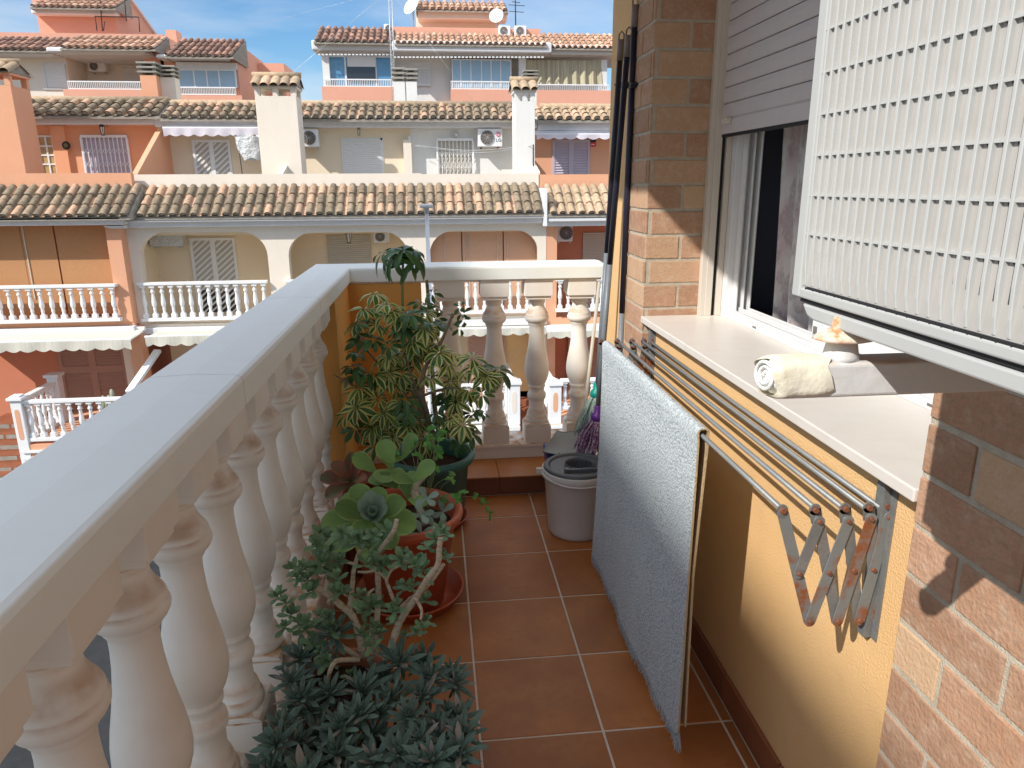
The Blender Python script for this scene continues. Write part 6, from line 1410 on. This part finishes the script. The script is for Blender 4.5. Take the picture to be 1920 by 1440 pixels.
roof(E_, 56, 216, 15, YE + 1.7, -3, YE + 3.6, 0.27, 4, 'roof_far', 5, xref=140, name='penthouse_roof')
rects('chimney', 'salmon', E_, [(60, -10, 86, 8, YE + 2.6, 0, 1)]); rects('side_chimney', 'salmon', E_, [(312, 56, 331, 86, YE + 3.5, 0, .8)])
acunit(165, 114, 197, 134, YE + 1.3, 'air conditioner in the loggia of the far left salmon house', 'air conditioners on the houses opposite')
fr = thing('roof_frame', 'thin dark metal frame with antenna on the far left roof', 'antenna frame', tuple(onY(218, 58, YE + 2)))
b = MB()
for pts in (((178, 30), (182, 58)), ((178, 31), (260, 32)), ((260, 32), (262, 60)), ((186, -20), (192, 58)), ((196, 40), (194, 58)), ((232, -15), (237, 40))): b.tube([onY(pts[0][0], pts[0][1], YE + 1.9), onY(pts[1][0], pts[1][1], YE + 1.9)], .022, 5)
b.build('tubes', 'iron_dark', fr)

YH = 34.0
F_ = thing('white_apartment_house', 'white apartment house with glazed enclosures and orange parapets beyond the cream roofs', 'apartment house', (2, 37, ROADZ))
b = MB(); zq0 = Zp(870, 240, YH); zq1 = Zp(870, 104, YH)
b.box(Xp(607, 150, YH), Xp(1142, 150, YH), YH + 2.2, YH + 8, zq0, zq1 + .3); b.build('rear_wall', 'white_house', F_)
rects('front_wall', 'white_house', F_, [(738, 105, 847, 235, YH, 0, 2.3), (958, 108, 986, 235, YH, -.6, 1.6)])
rects_each('orange_parapet', 'salmon', F_, [(606, 163, 741, 235, YH - .7, .1, .7), (846, 168, 968, 235, YH - .7, .1, .7), (1000, 171, 1500, 240, YH - .7, .1, .7)])
rects('floor_slab', 'white_house', F_, [(606, 168, 741, 172, YH + .2, 0, 2.2), (846, 170, 1500, 174, YH + .2, 0, 2.2)])
rects_each('column', 'white_house', F_, [(605, 103, 618, 165, YH - .65, 0, .35), (973, 108, 986, 170, YH - .65, .02, .35), (1127, 112, 1138, 172, YH - .65, 0, .35), (983, 160, 1002, 235, YH - .65, .02, .4)])
rects('fascia', 'cornice_white', F_, [(591, 84, 739, 102, YH, 1.0, .4), (738, 88, 1026, 107, YH, 1.3, .4), (1025, 94, 1500, 112, YH, 1.0, .4)], bevel=.05, seg=2)
rects('soffit', 'cornice_white', F_, [(600, 100, 742, 104, YH, .6, 2.4), (738, 104, 1026, 109, YH, .7, 2.4), (1024, 108, 1500, 113, YH, .6, 2.4)])
b = MB()
for k in range(60):
    px = 596 + k * 7.1
    if px < 738: wr(b, px, 101, px + 4.5, 103.5, YH - .98, .02, .03)
    elif px < 1024: wr(b, px, 106, px + 4.5, 108.5, YH - 1.28, .02, .03)
b.build('scalloped_trim', 'opp_white', F_)
roof(F_, 588, 740, 80, YH - 1.25, 54, YH + .7, 0.28, 4, 'roof_brown', 5, xref=665)
roof(F_, 740, 1026, 84, YH - 1.4, 66, YH + .1, 0.25, 3, 'roof_far', 5, xref=880)
roof(F_, 1018, 1500, 91, YH - 1.2, 66, YH + 1.2, 0.25, 5, 'roof_far', 5, xref=1080)
rects_each('roof_parapet', 'salmon', F_, [(737, 52, 1013, 78, YH + .2, 0, 5)])
frame(F_, 616, 104, 738, 166, YH - .5, glass='far_glass', mull=(648, 705), f=.07, name='glazed_enclosure')
rects('open_pane', 'dark_glass', F_, [(651, 124, 704, 152, YH - .55, 0, .02)]); rects('roller_blind', 'shutter_white', F_, [(651, 105, 704, 125, YH - .56, 0, .02)])
bars(F_, 607, 148, 739, 163, YH - .72, 40, r_=.012); bars(F_, 846, 152, 960, 168, YH - .72, 34, r_=.012); bars(F_, 1002, 158, 1142, 172, YH - .72, 40, r_=.012)
frame(F_, 847, 111, 959, 168, YH - .5, glass='far_glass_pale', mull=(864, 883, 903, 921, 939), f=.05, name='glazed_enclosure')
frame(F_, 768, 117, 806, 160, YH - .09, glass='shutter_white', f=.05); bars(F_, 782, 127, 806, 160, YH - .1, 5, name='window_grille', r_=.014)
rects('window_sill', 'cornice_white', F_, [(768, 158, 808, 162, YH, .1, .05)])
sa = thing('striped_sunblind', 'yellow and grey vertical striped sunblind on the far white house', 'sunblind', tuple(onY(1056, 135, YH + .1)))
def sbf(u, v): p = onY(986 + (1128 - 986) * u, 113 + 47 * v, YH - .6); return (p.x, YH - .6 + .08 * sin(u * 55) * (.3 + v), p.z)
b = MB(); b.grid(sbf, 120, 4); b.build('cloth', 'awning_stripe', sa)
b = MB(); x0, x1 = Xp(780, 45, YH + 2.5), Xp(936, 45, YH + 2.5); z0_, z1_ = Zp(850, 58, YH + 2.5), Zp(850, 18, YH + 2.5); b.box(x0, x1, YH + 2.5, YH + 6.5, z0_ - .3, z1_ + .2); b.build('penthouse', 'cream', F_)
rects('penthouse_band', 'cream', F_, [(783, 20, 951, 36, YH + 1.7, 0, .9)], bevel=.03)
roof(F_, 780, 953, 20, YH + 1.4, 5, YH + 2.9, 0.30, 3, 'roof_far', 5, xref=866, name='penthouse_roof')
acunit(935, 48, 957, 67, YH - .1, 'left air conditioner of the pair on the far white roof', 'air conditioners on the houses opposite'); acunit(965, 48, 987, 68, YH - .1, 'right air conditioner of the pair on the far white roof', 'air conditioners on the houses opposite')
acunit(720, 45, 729, 62, YH + .2, 'narrow air conditioner beside the antenna mast on the brown roof', 'air conditioners on the houses opposite')
def dish(px, py, Y, r_, label, ax):
    o = thing('satellite_dish', label, 'satellite dish', tuple(onY(px, py, Y)), 'satellite dishes on the far roof'); c = onY(px, py, Y); ax = Vector(ax).normalized(); e = ax.orthogonal().normalized(); f_ = ax.cross(e)
    b = MB(); b.grid(lambda u, v: tuple(c + (e * cos(2 * pi * u) + f_ * sin(2 * pi * u)) * r_ * v + ax * (r_ * .28 * v * v)), 24, 6); b.build('reflector', 'opp_white', o)
    b = MB(); b.tube([c, c + ax * r_ * .9 + Vector((0, 0, -r_ * .3))], .015, 5); b.tube([c + Vector((0, .1, 0)), c + Vector((0, .15, -r_ * 1.9))], .03, 6); b.build('arm', 'galv', o)
dish(774, 13, YH + 1.6, .42, 'larger satellite dish at the left end of the far penthouse', (-.7, -.7, .5)); dish(931, 31, YH + 1.2, .32, 'smaller satellite dish on the right wall of the far penthouse', (-.3, -1, .35))
an = thing('tv_antenna', 'television antenna with cross bars at the right of the far penthouse', 'antenna', tuple(onY(967, 50, YH + 1)))
b = MB(); b.tube([onY(967, 55, YH + 1), onY(966, -14, YH + 1)], .028, 6)
for y, w in ((10, 18), (22, 16), (4, 9), (-4, 7)): b.tube([onY(966 - w * .7, y - 1, YH + 1), onY(966 + w, y + 1, YH + 1)], .014, 4)
b.build('mast', 'iron_dark', an)
ma = thing('antenna_mast', 'tall lattice antenna mast rising in front of the far white house', 'antenna mast', tuple(onY(738, 125, 26)))
b = MB(); p0, p1 = onY(739, 205, 26), onY(731, -30, 26)
for dx in (-.05, .05): b.tube([p0 + Vector((dx, 0, 0)), p1 + Vector((dx, 0, 0))], .014, 5)
for k in range(40): t = k / 40; a = p0.lerp(p1, t); c = p0.lerp(p1, t + .025); b.tube([a + Vector((-.05 if k % 2 else .05, 0, 0)), c + Vector((.05 if k % 2 else -.05, 0, 0))], .006, 4)
b.build('lattice_mast', 'galv', ma)
b = MB()
for e in ((430, 60, 34), (490, 185, 25), (905, 215, 23.5), (1000, 150, 30), (560, 120, 30)): b.tube([p1.lerp(p0, .05), onY(*e)], .0035, 3)
b.build('guy_wires', 'galv', ma)
wl = thing('clothes_line', 'thin clothes lines stretched across the pale terrace to a rusty post', 'clothes line', tuple(onY(1000, 300, 20.9)))
b = MB(); b.tube([onY(1000, 330, 20.5), onY(1000, 271, 20.5)], .02, 6)
b.build('post', 'iron_dark', wl)
b = MB(); b.tube(curve([onY(777, 272, YT - .3), onY(880, 282, 21.7), onY(1000, 273, 20.5)], 8), .006, 4); b.tube(curve([onY(777, 274, YT - .3), onY(900, 286, 21.7), onY(1000, 273, 20.5)], 8), .005, 4); b.build('line', 'galv', wl)

# ------------------------------------------------ street lamp, ground, road
sl_ = thing('street_lamp', 'slim white street lamp pole with flat head behind the umbrella plant', 'street lamp', (0, 12, ROADZ))
t_ = onY(800, 392, 12.0); b = MB(); b.tube([(t_.x, 12, ROADZ + .1), (t_.x, 12, ROADZ + 2.2), (t_.x, 12, t_.z)], [.075, .06, .028], 14); b.build('pole', 'opp_white', sl_)
b = MB(); b.box(t_.x - .10, t_.x + .10, 11.55, 12.1, t_.z + .03, t_.z + .08); b.box(t_.x - .04, t_.x + .04, 11.95, 12.05, t_.z - .06, t_.z + .04); b.build('lamp_head', 'galv', sl_, bevel=.012)
b = MB(); b.box(-400, 400, -300, 600, ROADZ - .5, ROADZ - .01); b.build('ground', 'earth', kind='structure')
b = MB(); b.box(-60, 60, 5.2, 14.6, ROADZ - .3, ROADZ); b.build('road', 'asphalt', kind='structure')
b = MB(); b.box(-60, 60, 14.6, 17.2, ROADZ - .3, ROADZ + .12); b.box(-60, 60, 0.9, 5.2, ROADZ - .3, ROADZ + .12); b.build('pavement', 'paving', kind='structure', bevel=.02)
b = MB(); b.box(-60, 60, -12, 0.9, ROADZ - .3, ROADZ + .124); b.build('forecourt', 'paving', kind='structure')
b = MB()
for k in range(30): b.box(-30 + 2.5 * k, -29.88 + 2.5 * k, 12.2, 14.5, ROADZ, ROADZ + .004)
b.box(-60, 60, 12.1, 12.2, ROADZ, ROADZ + .004); b.build('road_marking', 'opp_white', kind='structure')
# unseen block added to shade the balcony; its roofline cuts off the low sunlight
nb = thing('sun_blocking_block', 'unseen tall apartment block added left of the balcony to cut off low sunlight', 'apartment block', (-13, -6, ROADZ))
b = MB(); b.box(-30, -13.0, -22, 3.0, ROADZ, 14.62); b.build('wall', 'cream', nb)
fw_ = MB()
for fl in range(6):
    for k in range(7): fw_.box(-13.03, -12.98, -20 + 3.2 * k, -18.6 + 3.2 * k, ROADZ + 1 + 3 * fl, ROADZ + 2.4 + 3 * fl)
fw_.build('window', 'far_glass', nb)
